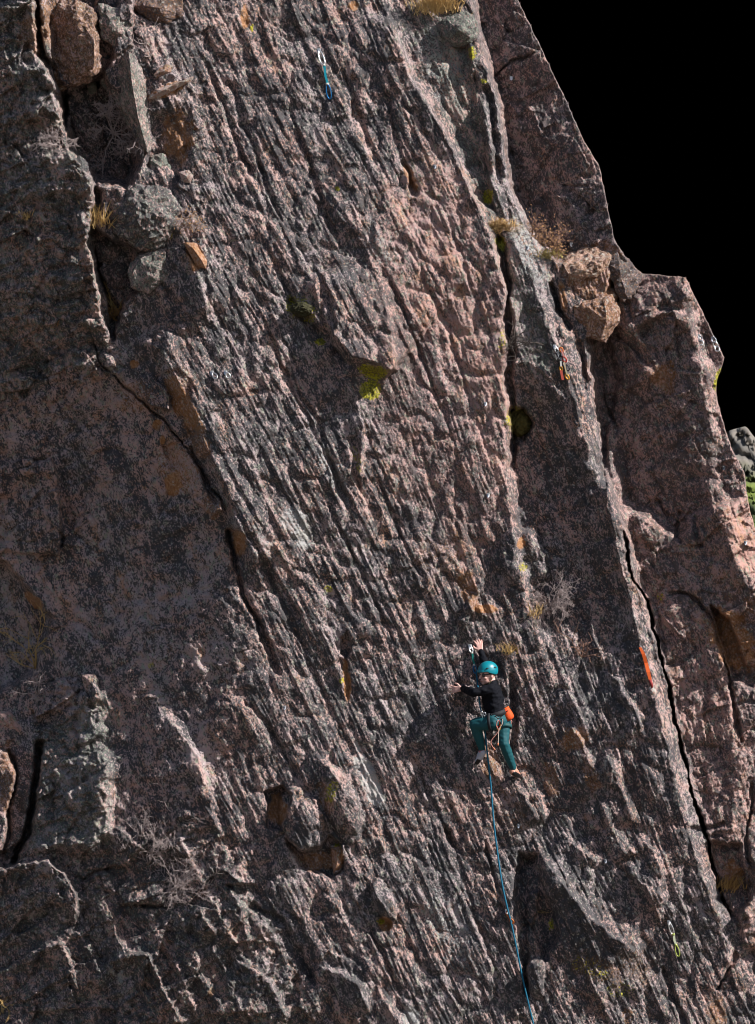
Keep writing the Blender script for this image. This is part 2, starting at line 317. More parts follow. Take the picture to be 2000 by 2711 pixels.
plate([(1590,890),(1720,825),(1830,835),(1885,1000),(1900,1320),(1800,1420),(1650,1330)], .02, 40, .34, -.22); plate([(1690,880),(1710,850),(1780,830),(1830,900),(1790,960),(1750,970)], -.10, 12, .3, .2)
C([(1670,1040),(1700,990),(1745,960)], .10, 60, 10); crack([(1590,1000),(1612,1090),(1635,1150)], .10, 8)
C([(1600,905),(1650,905),(1700,960),(1740,1000)], .12, 50, 8); crack([(1800,1350),(1790,1420),(1810,1440)], .10, 7)
crack([(1840,1360),(1850,1440),(1860,1450)], .12, 8); C([(1880,1260),(1890,1330),(1925,1300)], .08, 30, 10)
crack([(1820,2195),(1870,2190),(1920,2180)], .10, 7); C([(1865,2210),(1890,2200),(1960,2190)], .10, 10, 40)
crack([(1985,2060),(1995,2120),(1975,2220),(1990,2380)], .12, 8)
plate([(1885,2230),(1960,2240),(1985,2380),(1950,2440),(1900,2380)], -.25, 16)
C([(1940,2430),(1975,2410),(2000,2440)], .14, 40, 12)
# lower right: alcove, rounded post, shaded wedges
plate([(1376,2262),(1420,2270),(1440,2335),(1472,2420),(1480,2480),(1440,2540),(1392,2560),(1388,2460),(1370,2440),(1370,2350)], -.30, 30)
plate([(1400,2365),(1425,2360),(1422,2420),(1405,2452),(1394,2440)], .12, 8)
bump(1412, 2545, 26, 100, -10, .22, 2.6); crack([(1385,2450),(1392,2560),(1398,2640)], .2, 9)
C([(1430,2262),(1485,2335),(1540,2410),(1620,2480),(1700,2530)], .34, 100, 45)
C([(1665,2282),(1672,2312),(1712,2352),(1742,2412),(1762,2442)], .14, 12, 50)
C([(1690,2208),(1735,2262),(1750,2310),(1746,2362),(1762,2392)], .16, 60, 7)
for p in ([(1370,2082),(1400,2130),(1430,2172)], [(1590,2130),(1640,2230),(1662,2270)], [(1620,2180),(1682,2262)], [(1415,2090),(1450,2175)], [(1480,2200),(1560,2270),(1590,2280)],
          [(1610,2000),(1640,2080),(1680,2180)], [(1500,1900),(1560,2010),(1600,2080)], [(1600,1780),(1640,1800),(1690,1900),(1700,1950)], [(1430,1660),(1480,1760),(1560,1940)], [(1560,1640),(1600,1760)]):
    C(p, .11, 45, 8)
C([(1510,2080),(1545,2060),(1560,2120)], .08, 40, 8); plate([(1595,2010),(1620,2008),(1625,2060),(1612,2085)], .06, 6)
C([(1560,2640),(1640,2600),(1720,2620)], .10, 50, 20); crack([(1755,2560),(1780,2640),(1820,2720)], .12, 9)
crack([(1900,2620),(1935,2560),(1950,2520)], .12, 8)

# --- outline against the sky
SIL = [(1310,-140),(1372,0),(1430,120),(1500,265),(1540,360),(1588,440),(1612,560),(1628,638),(1685,722),(1816,734),(1868,840),(1918,946),(1894,1030),(1905,1080),
       (1922,1140),(1940,1190),(1955,1220),(1972,1250),(1982,1330),(1998,1395),(2012,1440),(2040,1560),(2090,1750),(2140,1850),(2140,2950)]
sp = []
for a, b in zip(SIL, SIL[1:]):
    n = max(1, int(math.hypot(b[0]-a[0], b[1]-a[1])/9))
    for i in range(n):
        t = i/n; sp.append((a[0]+(b[0]-a[0])*t+rnd.uniform(-1.6,1.6), a[1]+(b[1]-a[1])*t+rnd.uniform(-1.2,1.2)))
sp.append(SIL[-1])
ins = psdf(SIL+[(-400,2950),(-400,-140)], X, Y)
near = np.abs(ins) < 60
dd, _, qx, qy = pdist(sp, X[near], Y[near])
out = -np.where(dd > 0, dd, dd)      # positive outside (right of the line)
XX, YY = X.copy(), Y.copy()
hx = H[near]; o = out
hx = hx - np.where(o > 0, .2 + (o/30)*2.2, 0)
H[near] = hx
xn, yn = XX[near], YY[near]; xn = np.where(o > 0, qx, xn); yn = np.where(o > 0, qy, yn); XX[near] = xn; YY[near] = yn
keep = np.ones_like(X, bool); keep[(~near) & (ins < 0)] = False
tmp = keep[near]; tmp[o > 32] = False; keep[near] = tmp

# --- world position of a photo pixel at relief h
def wpos(px, py, h):
    k = (DIST-h)/DIST
    return ((px-1000)*S*k, -h, CZ-(py-1355.5)*S*k)
def hat(px, py):
    fx = min(max((px-gx[0])/STEP, 0), NX-1.01); fy = min(max((py-gy[0])/STEP, 0), NY-1.01)
    i, j = int(fx), int(fy); u, v = fx-i, fy-j
    return float((H[j,i]*(1-u)+H[j,i+1]*u)*(1-v)+(H[j+1,i]*(1-u)+H[j+1,i+1]*u)*v)
def P(px, py, dh=0.0): return Vector(wpos(px, py, hat(px, py)+dh))
def PA(px, py, h): return Vector(wpos(px, py, h))

# ------------------------------------------------------------------ where each kind of coating grows, and where the rock is darker or lighter
n_a = fbm(X/70, Y/70, 4, 301); n_b = fbm(X/28, Y/28, 3, 311); n_c = fbm(Sc/40, T/220, 3, 321)
dark = .25*n_a + .45*Zshade*fbm(X/150, Y/190, 3, 331) + .35*n_c - .10*Zshade + .03*Zcorner + .02*Zledge - .03*Zpil - .04*Zleft
green = .3*n_b + .22*Zleft + .16*Zledge - .3*Zshade - .1*Zrear
moss = np.zeros_like(X); rust = np.zeros_like(X); pale = .25*n_c; plain = .30*Zrear + .7*Zpil + .7*Zpink
def blob(arr, cx, cy, rx, ry, ang=0, A=1.0):
    m = max(rx, ry)*1.8; sl = bbox([(cx, cy)], m); a = R(ang)
    dx, dy = X[sl]-cx, Y[sl]-cy
    u = (dx*math.cos(a)+dy*math.sin(a))/rx; v = (-dx*math.sin(a)+dy*math.cos(a))/ry
    f = np.sqrt(u*u+v*v) + .45*n_b[sl] + .25*n_a[sl]
    arr[sl] = np.maximum(arr[sl], A*sst(1.15, .6, f)) if A > 0 else arr[sl] + A*sst(1.15, .6, f)
def area(arr, poly, A, soft=14):
    sl = bbox(poly, 60); f = sst(-soft, soft, psdf(poly, WX[sl], WY[sl]) + 8*n_b[sl])
    arr[sl] = np.maximum(arr[sl], A*f) if A > 0 else arr[sl] + A*f
for b in ((990,985,44,22,0),(980,1030,30,30,-30),(1250,142,12,20,0),(1292,520,16,26,10),(668,75,6,14,0),(945,1215,10,40,-15,.4),(850,905,16,10,0),(893,500,7,7,0),(800,815,46,34,30,.55),
          (880,2090,16,34,20,.5),(1460,2450,10,20,0,.7),(1600,2580,20,14,0,.35),(1560,2560,60,24,20,.24),(1640,2620,50,20,0,.24),(1904,1005,12,36,15),(1282,215,9,9,0),(1330,900,12,30,0,.4),
          (1370,1115,34,40,0,.65),(870,1560,14,10,0,.6),(905,1800,8,10,0,.6),(1750,1580,12,12,0,.5),(450,620,8,12,0),(1385,1500,12,14,0,.5),(400,1760,8,10,0,.5),(1325,640,16,16,0,.8),(895,2240,10,10,0,.8),(1010,2440,14,8,0,.8)):
    blob(moss, *b)
for b in ((130,70,90,90,0,.55),(470,360,50,90,0,.65),(355,190,16,40,-12,.5),(440,240,60,20,-25,.8),(518,680,26,40,-20,.95),(650,50,16,40,0,.8),(460,1280,26,40,0,1),(415,1125,16,16,0,.9),(430,1165,10,14,0,.9),(356,965,14,14,0,.9),
          (490,1080,30,120,-28,.7),(470,1240,60,90,-30,.5),(560,1340,30,40,-30,.5),(635,1440,22,40,-10,.8),(735,2140,30,50,0,.8),(850,2280,60,30,0,.6),(893,2275,20,36,0,.95),(860,2110,20,60,-15,.5),
          (918,1800,12,60,-5,.9),(1240,1560,30,70,-20,.6),(1285,1612,40,12,0,.9),(1215,1440,20,60,-15,.45),(1380,1440,14,20,0,.9),(1300,2020,30,64,-20,.5),(1520,1960,50,40,0,.6),(1460,2070,26,60,-10,.5),
          (1565,2060,24,60,-20,.5),(1088,470,14,60,-22,.7),(1570,720,110,90,-15,.55),(1940,1700,60,110,-20,.75),(1990,1600,30,40,0,.5),(1940,2320,30,50,0,.7),(1760,1000,40,50,0,.6),(1750,1560,16,60,0,.3),
          (1690,2560,70,60,0,.35),(1580,2570,90,40,20,.4),(1930,1560,50,90,-20,.35),(480,1010,40,50,0,.4),(520,1150,30,120,-25,.5),(1150,1480,70,60,0,.35),(1350,2150,50,90,-20,.35),(1450,1900,60,90,-20,.3),(1020,2445,22,26,0,.8),(1490,780,12,60,-10,.7),(1650,2440,16,30,0,.3),(360,1050,60,60,0,.45),(935,15,20,14,0,.8),(20,2060,26,120,0,.5),(60,2180,40,30,0,.3),(1900,2690,30,60,0,.5),(1660,2690,20,30,0,.5),
          (90,1590,40,16,40,.8),(240,2180,40,60,0,.35),(560,2625,16,16,0,.6)):
    blob(rust, *b)
for b in ((980,2070,26,110,-20,1),(790,1400,36,80,-28,.8),(1000,640,26,90,-24,.5),(880,1250,30,110,-24,.6),(1190,2460,60,160,-24,.5),(1090,2700,30,40,0,.8),(1060,1290,20,60,-20,.4),(320,2590,12,26,10,.7),(295,2570,10,10,0,.7),
          (1180,170,70,160,-18,.55),(1400,660,50,120,-24,.6),(1600,2040,16,40,0,.5),(150,430,60,20,0,.5),(1700,870,60,60,0,.3),(700,1430,20,60,-28,.5),(1640,1480,16,160,-12,.3)):
    blob(pale, *b)
area(plain, [(1890,1330),(2140,1300),(2140,1750),(2010,1600)], .9); area(green, [(1030,-140),(1160,-140),(1250,100),(1320,560),(1500,1000),(1400,1000),(1340,800),(1260,530)], .30, 24)
area(dark, [(1010,500),(1150,400),(1340,760),(1360,1300),(1250,1250),(1150,900)], -.30, 80)
area(dark, [(1890,1330),(2140,1300),(2140,1750),(2010,1600)], -.4, 10); area(dark, [(1440,2260),(1500,2330),(1700,2520),(1650,2640),(1480,2560)], .2, 30)  # less dark beyond the right-hand edge, darker below the lower right crest
area(dark, [(1700,1550),(1900,1500),(1990,2100),(1900,2250)], -.10, 40); area(green, [(90,1950),(300,1800),(300,2240),(50,2260)], .3, 20)

# ------------------------------------------------------------------ materials
def M(name, col, rough=.7, metal=0.0, spec=.4, var=0.0, vscale=40, bump_s=0.0):
    m = bpy.data.materials.new(name); m.use_nodes = True; n = m.node_tree.nodes; l = m.node_tree.links
    b = n['Principled BSDF']; b.inputs['Base Color'].default_value = (*col, 1); b.inputs['Roughness'].default_value = rough
    b.inputs['Metallic'].default_value = metal; b.inputs['Specular IOR Level'].default_value = spec
    if var:
        tc = n.new('ShaderNodeTexCoord'); no = n.new('ShaderNodeTexNoise'); no.inputs['Scale'].default_value = vscale; no.inputs['Detail'].default_value = 3
        l.new(tc.outputs['Object'], no.inputs['Vector'])
        mr = n.new('ShaderNodeMapRange'); mr.inputs[3].default_value = 1-var; mr.inputs[4].default_value = 1+var; l.new(no.outputs['Fac'], mr.inputs[0])
        mx = n.new('ShaderNodeMix'); mx.data_type = 'RGBA'; mx.blend_type = 'MULTIPLY'; mx.inputs[0].default_value = 1; mx.inputs[6].default_value = (*col, 1)
        l.new(mr.outputs[0], mx.inputs[7]); l.new(mx.outputs[2], b.inputs['Base Color'])
        if bump_s:
            bp = n.new('ShaderNodeBump'); bp.inputs['Strength'].default_value = bump_s; bp.inputs['Distance'].default_value = .01
            l.new(no.outputs['Fac'], bp.inputs['Height']); l.new(bp.outputs[0], b.inputs['Normal'])
    return m
def rock_material():
    m = bpy.data.materials.new('lichened_rock'); m.use_nodes = True; nt = m.node_tree; n = nt.nodes; l = nt.links
    b = n['Principled BSDF']; b.inputs['Roughness'].default_value = .82; b.inputs['Specular IOR Level'].default_value = .35
    tc = n.new('ShaderNodeTexCoord')
    mp = n.new('ShaderNodeMapping'); mp.inputs['Rotation'].default_value = (0, R(22), 0); l.new(tc.outputs['Object'], mp.inputs[0])
    ms = n.new('ShaderNodeMapping'); ms.inputs['Scale'].default_value = (1, .8, .62); l.new(mp.outputs[0], ms.inputs[0])
    c1 = n.new('ShaderNodeAttribute'); c1.attribute_name = 'coat'; c2 = n.new('ShaderNodeAttribute'); c2.attribute_name = 'stain'
    s1 = n.new('ShaderNodeSeparateColor'); s2 = n.new('ShaderNodeSeparateColor'); l.new(c1.outputs['Color'], s1.inputs[0]); l.new(c2.outputs['Color'], s2.inputs[0])
    DARK, GREEN, MOSS = s1.outputs; RUST, PALE, PLAIN = s2.outputs
    def noise(sc, det, ro, vec=None, off=None):
        x = n.new('ShaderNodeTexNoise'); x.inputs['Scale'].default_value = sc; x.inputs['Detail'].default_value = det; x.inputs['Roughness'].default_value = ro
        l.new(vec or ms.outputs[0], x.inputs['Vector']); return x.outputs['Fac']
    def ma(op, a, c, clamp=False):
        x = n.new('ShaderNodeMath'); x.operation = op; x.use_clamp = clamp
        for i, v in enumerate((a, c)):
            if isinstance(v, (int, float)): x.inputs[i].default_value = v
            else: l.new(v, x.inputs[i])
        return x.outputs[0]
    def ss(v, lo, hi, a=0.0, c=1.0):
        x = n.new('ShaderNodeMapRange'); x.interpolation_type = 'SMOOTHSTEP'; x.inputs[1].default_value = lo; x.inputs[2].default_value = hi; x.inputs[3].default_value = a; x.inputs[4].default_value = c
        l.new(v, x.inputs[0]); return x.outputs[0]
    def mix(f, a, c):
        x = n.new('ShaderNodeMix'); x.data_type = 'RGBA'
        if isinstance(f, (int, float)): x.inputs[0].default_value = f
        else: l.new(f, x.inputs[0])
        for i, v in ((6, a), (7, c)):
            if isinstance(v, tuple): x.inputs[i].default_value = (*v, 1)
            else: l.new(v, x.inputs[i])
        return x.outputs[2]
    iso = tc.outputs['Object']
    A = noise(13, 3, .65); B = noise(46, 3, .72); Cn = noise(84, 2, .7); D = noise(44, 3, .72, iso); E = noise(2.2, 3, .6); F = noise(100, 2, .6, iso)
    base = mix(ss(E, .38, .62), (.385, .25, .228), (.30, .242, .252))
    base = mix(ma('MULTIPLY', PLAIN, .75), base, (.37, .205, .18)); base = mix(ma('MULTIPLY', ss(noise(1.3, 3, .6), .48, .62), .4), base, (.36, .195, .155))
    base = mix(ss(D, .55, .72), base, (.42, .32, .28))
    base = mix(ss(noise(14, 4, .7, iso), .52, .7), base, (.20, .17, .17)); base = mix(ma('MULTIPLY', ss(noise(6.5, 4, .75), .50, .66), .72), base, (.34, .17, .085)); base = mix(ma('MULTIPLY', ss(noise(19, 3, .7), .53, .66), .75), base, (.20, .23, .17))
    v = ma('ADD', ma('MULTIPLY', A, .28), ma('ADD', ma('MULTIPLY', B, .44), ma('MULTIPLY', ma('ADD', Cn, F), .16)))
    v = ma('ADD', v, ma('MULTIPLY', DARK, .16))
    dm = ss(v, .474, .530)
    dm = ma('MULTIPLY', dm, ma('SUBTRACT', .95, ma('MULTIPLY', PLAIN, .18)))
    col = mix(dm, base, mix(E, (.028, .032, .045), (.041, .040, .040)))
    rm = ma('MULTIPLY', ss(ma('ADD', RUST, ma('MULTIPLY', ma('ADD', ma('ADD', D, B), -1.0), 1.3)), .28, .85), ss(RUST, .03, .2))
    col = mix(ma('MULTIPLY', rm, .85), col, mix(ss(B, .35, .65), (.36, .19, .085), (.24, .095, .03)))
    pm = ss(ma('ADD', PALE, ma('MULTIPLY', ma('ADD', ma('ADD', D, B), -1.0), 1.6)), .45, .85)
    col = mix(ma('MULTIPLY', pm, .6), col, (.42, .42, .42))
    # pale and grey-green crusts
    vo = n.new('ShaderNodeTexVoronoi'); vo.inputs['Scale'].default_value = 17; vo.inputs['Randomness'].default_value = 1
    wv = n.new('ShaderNodeVectorMath'); wv.operation = 'MULTIPLY_ADD'; wv.inputs[1].default_value = (.05, .05, .05)
    nn = n.new('ShaderNodeTexNoise'); nn.inputs['Scale'].default_value = 22; l.new(iso, nn.inputs['Vector']); l.new(nn.outputs['Color'], wv.inputs[0]); l.new(iso, wv.inputs[2]); l.new(wv.outputs[0], vo.inputs['Vector'])
    spot = ma('ADD', ma('MULTIPLY', vo.outputs['Distance'], -1.0), ma('ADD', ma('MULTIPLY', PALE, .30), ma('MULTIPLY', D, .55)))
    col = mix(ma('MULTIPLY', ma('MULTIPLY', ss(spot, -.04, .12), .6), ss(noise(4.5, 3, .7, iso), .42, .62)), col, (.36, .35, .32))
    gm = ss(ma('ADD', ma('MULTIPLY', GREEN, .35), ma('MULTIPLY', ma('ADD', B, D), .5)), .56, .72)
    col = mix(ma('MULTIPLY', gm, .72), col, mix(Cn, (.13, .155, .125), (.25, .27, .22)))
    mm = ma('MULTIPLY', ss(ma('ADD', MOSS, ma('MULTIPLY', ma('ADD', ma('ADD', D, B), -1.0), 2.4)), .42, .60), ss(MOSS, .05, .3))
    col = mix(ma('MULTIPLY', mm, .93), col, mix(ss(D, .40, .6), (.075, .072, .014), (.34, .31, .012)))
    l.new(col, b.inputs['Base Color'])
    bp = n.new('ShaderNodeBump'); bp.inputs['Strength'].default_value = .8; bp.inputs['Distance'].default_value = .02
    l.new(ma('ADD', ma('MULTIPLY', Cn, .5), ma('ADD', ma('MULTIPLY', B, .7), ma('MULTIPLY', F, .4))), bp.inputs['Height']); l.new(bp.outputs[0], b.inputs['Normal'])
    return m
ROCK = rock_material()

# ------------------------------------------------------------------ object helpers
def link(name, me, mat=None, parent=None):
    o = bpy.data.objects.new(name, me); COL.objects.link(o)
    if mat is not None and me is not None and not me.materials: me.materials.append(mat)
    if parent: o.parent = parent
    return o
def tag(o, label=None, cat=None, group=None, kind=None):
    if label: o['label'] = label
    if cat: o['category'] = cat
    if group: o['group'] = group
    if kind: o['kind'] = kind
    return o
def empty(name, loc, label, cat, group=None):
    o = bpy.data.objects.new(name, None); COL.objects.link(o); o.location = loc; o.empty_display_size = .1
    return tag(o, label, cat, group)
def np_mesh(name, co, faces4, attrs=None, smooth=False):
    me = bpy.data.meshes.new(name); me.vertices.add(len(co)); me.vertices.foreach_set('co', np.ascontiguousarray(co, np.float32).ravel())
    nf = len(faces4); k = faces4.shape[1]; me.loops.add(nf*k); me.loops.foreach_set('vertex_index', np.ascontiguousarray(faces4, np.int32).ravel())
    me.polygons.add(nf); me.polygons.foreach_set('loop_start', np.arange(0, nf*k, k, dtype=np.int32))
    me.update(calc_edges=True)
    for an, av in (attrs or {}).items():
        a = me.attributes.new(an, 'FLOAT_COLOR', 'POINT'); a.data.foreach_set('color', np.ascontiguousarray(av, np.float32).ravel())
    if smooth: me.polygons.foreach_set('use_smooth', np.ones(nf, bool))
    return me

# ------------------------------------------------------------------ the cliff: one relief, parted along its cracks into rock masses
kk = (DIST-H)/DIST
CO = np.stack([(XX-1000)*S*kk, -H, CZ-(YY-1355.5)*S*kk], -1).reshape(-1, 3)
COAT = np.stack([dark, green, moss, np.ones_like(dark)], -1).reshape(-1, 4); STAIN = np.stack([rust, pale, plain, np.ones_like(dark)], -1).reshape(-1, 4)
ids = np.zeros(X.shape, np.int8)
for k, poly in enumerate((left_poly, [(105,-140),(620,-140),(640,300),(560,560),(560,860),(420,960),(330,1000),(260,700),(250,460),(160,260)], shade_poly, ledge_poly,
                          [(1010,-140),(1160,-140),(1250,100),(1335,330),(1350,480),(1480,690),(1545,900),(1600,1290),(1700,1700),(1800,2080),(1840,2230),(1600,2100),(1366,1450),(1350,1250),(1345,900),(1305,660),(1160,330),(1040,90)], rear_poly, pillar_poly), 1):
    ids[psdf(poly, WX, WY) > 0] = k
cliff = bpy.data.objects.new('cliff', None); COL.objects.link(cliff); cliff['kind'] = 'structure'
cliff['label'] = 'steep lichen streaked granite cliff filling the picture'
quad = np.arange(NX*NY).reshape(NY, NX)
Q = np.stack([quad[:-1,:-1], quad[1:,:-1], quad[1:,1:], quad[:-1,1:]], -1)
okf = keep[:-1,:-1] & keep[1:,:-1] & keep[1:,1:] & keep[:-1,1:]
fid = ids[:-1,:-1]
for k, (nm, lb) in enumerate((('rock_slab', 'long streaked slab that the climber is on'), ('rock_buttress', 'grey green lichen covered buttress'), ('rock_gully', 'broken gully with wedged blocks'),
        ('rock_face', 'smooth pink and black speckled face in shade'), ('rock_ledge', 'rounded ledges at the foot of the shaded face'), ('rock_rib', 'ribbed corner with moss and the long sharp edge'),
        ('rock_wall', 'purple grey wall set back against the sky'), ('rock_pillar', 'pink pillar behind the deep black crack'))):
    f = Q[okf & (fid == k)]
    if not len(f): continue
    used, inv = np.unique(f, return_inverse=True)
    me = np_mesh(nm, CO[used], inv.reshape(-1, 4), {'coat': COAT[used], 'stain': STAIN[used]})
    tag(link(nm, me, ROCK, cliff), lb)
#INSERT
# ------------------------------------------------------------------ sky backdrop, ground, far hillside
def quad_obj(name, vs, mat, kind):
    me = bpy.data.meshes.new(name); me.from_pydata(vs, [], [tuple(range(len(vs)))]); return tag(link(name, me, mat), kind=kind)
skym = M('black_sky', (0, 0, 0), 1.0, spec=0.0)
quad_obj('sky', [(-700, 420, -40), (700, 420, -40), (700, 420, 420), (-700, 420, 420)], skym, 'structure')
quad_obj('ground', [(-900, -900, 2.0), (900, -900, 2.0), (900, 419, 2.0), (-900, 419, 2.0)], M('dry_earth', (.11, .085, .06), .95, var=.4, vscale=.7), 'structure')
def hillside():
    xs = np.arange(1840, 2700, 7.0); ys = np.arange(0, 1, .008); n = len(xs)
    U, V = np.meshgrid(xs, ys)
    top = np.interp(U, [1840, 1900, 1925, 1950, 1976, 2000, 2060, 2200, 2700], [1190, 1150, 1142, 1134, 1128, 1160, 1200, 1230, 1300])
    PX = U; PY = top + V*(2500-top)
    d = -48 + 14*V + .8*fbm(U/26, PY/12, 3, 401) + .8*np.abs(fbm(U/60, PY/24, 2, 405))
    k = (DIST-d)/DIST
    co = np.stack([(PX-1000)*S*k, -d, CZ-(PY-1355.5)*S*k], -1).reshape(-1, 3)
    q = np.arange(U.size).reshape(U.shape); f = np.stack([q[:-1,:-1], q[1:,:-1], q[1:,1:], q[:-1,1:]], -1).reshape(-1, 4)
    g = np.clip((PY-1225+30*fbm(U/40, PY/40, 3, 411))/60, 0, 1)*.9*(PY < 1480) + .25*(PY >= 1480)
    z = np.zeros_like(g)
    me = np_mesh('hillside', co, f, {'coat': np.stack([g, z, z, z+1], -1).reshape(-1, 4)})
    m = bpy.data.materials.new('far_hill'); m.use_nodes = True; n_ = m.node_tree.nodes; l = m.node_tree.links; b = n_['Principled BSDF']; b.inputs['Roughness'].default_value = .95
    a = n_.new('ShaderNodeAttribute'); a.attribute_name = 'coat'; tc = n_.new('ShaderNodeTexCoord'); mp = n_.new('ShaderNodeMapping'); mp.inputs['Scale'].default_value = (.6, .6, 1.6)
    no = n_.new('ShaderNodeTexNoise'); no.inputs['Scale'].default_value = 1.6; no.inputs['Detail'].default_value = 4; l.new(tc.outputs['Object'], mp.inputs[0]); l.new(mp.outputs[0], no.inputs['Vector'])
    r = n_.new('ShaderNodeValToRGB'); r.color_ramp.elements[0].position = .38; r.color_ramp.elements[0].color = (.09, .085, .08, 1); r.color_ramp.elements[1].position = .6; r.color_ramp.elements[1].color = (.15, .135, .12, 1); l.new(no.outputs['Fac'], r.inputs[0])
    g2 = n_.new('ShaderNodeValToRGB'); g2.color_ramp.elements[0].position = .4; g2.color_ramp.elements[0].color = (.035, .05, .012, 1); g2.color_ramp.elements[1].position = .62; g2.color_ramp.elements[1].color = (.10, .14, .015, 1); l.new(no.outputs['Fac'], g2.inputs[0])
    sp_ = n_.new('ShaderNodeSeparateColor'); l.new(a.outputs['Color'], sp_.inputs[0])
    mx = n_.new('ShaderNodeMix'); mx.data_type = 'RGBA'; l.new(sp_.outputs[0], mx.inputs[0]); l.new(r.outputs[0], mx.inputs[6]); l.new(g2.outputs[0], mx.inputs[7]); l.new(mx.outputs[2], b.inputs['Base Color'])
    tag(link('hillside', me, m), kind='structure')
hillside()

# ------------------------------------------------------------------ loose and wedged stones
def stone(name, label, rim, mids, back=.35, rim_dh=.06, coat=(0, 0, 0), stain=(0, 0, 0), rough=.018, soft=0, base=None, edge=.05, cat='boulder', group=None, shrink=.9):
    """solid stone: rim = outline in photo pixels, mids = nearer points (px, py, dh), back = how far it reaches into the rock"""
    cx = sum(p[0] for p in rim)/len(rim); cy = sum(p[1] for p in rim)/len(rim)
    h0 = base if base is not None else sorted(hat(*p[:2]) for p in rim)[len(rim)//2]
    c = PA(cx, cy, h0)
    pts = [PA(p[0], p[1], h0+(p[2] if len(p) > 2 else rim_dh)) for p in rim] + [PA(p[0], p[1], h0+p[2]) for p in mids]
    pts += [PA(cx+(p[0]-cx)*shrink, cy+(p[1]-cy)*shrink, h0-back) for p in rim]
    bm = bmesh.new()
    for p in pts: bm.verts.new(p-c)
    r = bmesh.ops.convex_hull(bm, input=bm.verts); bmesh.ops.delete(bm, geom=list({g for g in r['geom_interior'] + r['geom_unused'] if isinstance(g, bmesh.types.BMVert)}), context='VERTS')
    for it in range(6):
        bmesh.ops.triangulate(bm, faces=bm.faces)
        es = [e for e in bm.edges if e.calc_length() > edge]
        if not es: break
        bmesh.ops.subdivide_edges(bm, edges=es, cuts=1)
        if soft and it < 4: bmesh.ops.smooth_vert(bm, verts=bm.verts, factor=soft, use_axis_x=True, use_axis_y=True, use_axis_z=True)
    bmesh.ops.triangulate(bm, faces=bm.faces); bm.normal_update()
    sd = rnd.uniform(0, 99)
    ds = [(v, v.normal*(rough*(1.5*mnoise.fractal(v.co*7+Vector((sd, 0, 0)), 1, 2, 4)) + rough*.9*mnoise.noise(v.co*22))) for v in bm.verts]
    for v, d in ds: v.co += d
    me = bpy.data.meshes.new(name); bm.to_mesh(me); bm.free()
    nv = len(me.vertices)
    for an, cv in (('coat', coat), ('stain', stain)):
        a = me.attributes.new(an, 'FLOAT_COLOR', 'POINT'); a.data.foreach_set('color', np.tile(np.array([*cv, 1], np.float32), nv))
    o = link(name, me, ROCK); o.location = c
    return tag(o, label, cat, group)
stone('rock_block', 'brown hanging block at the top of the gully', [(104,45,-.2),(130,8,-.1),(200,-6,.1),(252,30,.25),(263,110,.3),(262,188,.2),(235,214,.1),(190,232,-.05),(152,236,-.15),(132,190,-.2),(102,130,-.22)],
      [(205,40,.34),(250,110,.58),(246,180,.46),(170,190,.10),(200,120,.38)], .5, .10, (.0, .1, 0), (.50, 0, 0), .035, 0)
stone('rock_flake', 'tall pointed grey flake standing in the gully beneath the brown block', [(266,216,-.3),(300,166,-.15),(338,136,.10),(364,150,.02),(390,222,0),(396,300,0),(399,398,.05),(392,412,.08),(350,345,-.1),(300,262,-.3)],
      [(342,142,.24),(350,220,.30),(366,310,.26),(392,404,.14)], .4, .05, (0, .3, 0), (.1, .25, .2), .014, 0, cat='rock flake')
stone('wedged_stone', 'pink brown stone left of the dark hollow in the gully', [(182,292),(205,279),(250,281),(272,330),(268,400),(232,421),(205,376)], [(235,300,.2),(232,370,.2),(255,350,.16)], .4, .05, (0, .1, 0), (.25, .1, 0), .02, .08)
stone('wedged_stone', 'small green tinted stone under the brown hanging block', [(231,228),(245,207),(259,224),(256,246),(238,249)], [(246,226,.10)], .3, .04, (0, .5, 0), (.2, .1, 0), .008, .05)
stone('round_boulder', 'large round lichen speckled boulder in the gully beside a grass tuft', [(292,578),(310,532),(350,492),(420,489),(465,524),(472,600),(430,652),(372,667),(312,622)],
      [(340,540,.30),(400,530,.34),(440,580,.32),(400,620,.30),(350,600,.30),(385,560,.40)], .4, .12, (.12, .22, .0), (.05, .3, 0), .04, .12)
stone('wedged_stone', 'blue grey stone wedged under the round boulder', [(248,642),(300,632),(323,655),(302,690),(262,696)], [(285,655,.16),(275,675,.14)], .3, .04, (.15, .1, 0), (0, .2, .3), .012, .1)
stone('wedged_stone', 'purple brown stone with a crack beside it below the blue grey one', [(262,706),(320,692),(338,722),(330,766),(290,772)], [(300,715,.14),(310,745,.14)], .3, .04, (.1, .1, 0), (.1, .1, .3), .014, .1)
stone('wedged_stone', 'lichen speckled block beneath the round boulder, right of the purple brown stone', [(342,700),(378,668),(440,655),(452,735),(400,776),(345,760)], [(380,700,.16),(420,700,.18),(400,745,.14)], .35, .05, (0, .3, 0), (.05, .2, 0), .02, .08)
stone('rock_block', 'orange tipped stone right of the round boulder', [(486,641),(520,644),(549,690),(546,713),(522,706),(504,672)], [(510,655,.10),(535,690,.12)], .25, .04, (-.3, 0, 0), (.75, .1, 0), .008, .05)
stone('ledge_stone', 'sunlit tan flat stone on a ledge right of the grey flake', [(393,262),(412,238),(470,216),(513,203),(507,216),(452,232),(420,258)], [(430,240,.14),(480,216,.12)], .3, .06, (-.3, 0, 0), (.5, .5, 0), .008, 0)
stone('ledge_stone', 'short tan stone above the sunlit flat ledge stone', [(408,198),(440,169),(459,174),(455,192),(415,208)], [(435,188,.12)], .3, .05, (-.2, 0, 0), (.55, .3, 0), .008, 0)
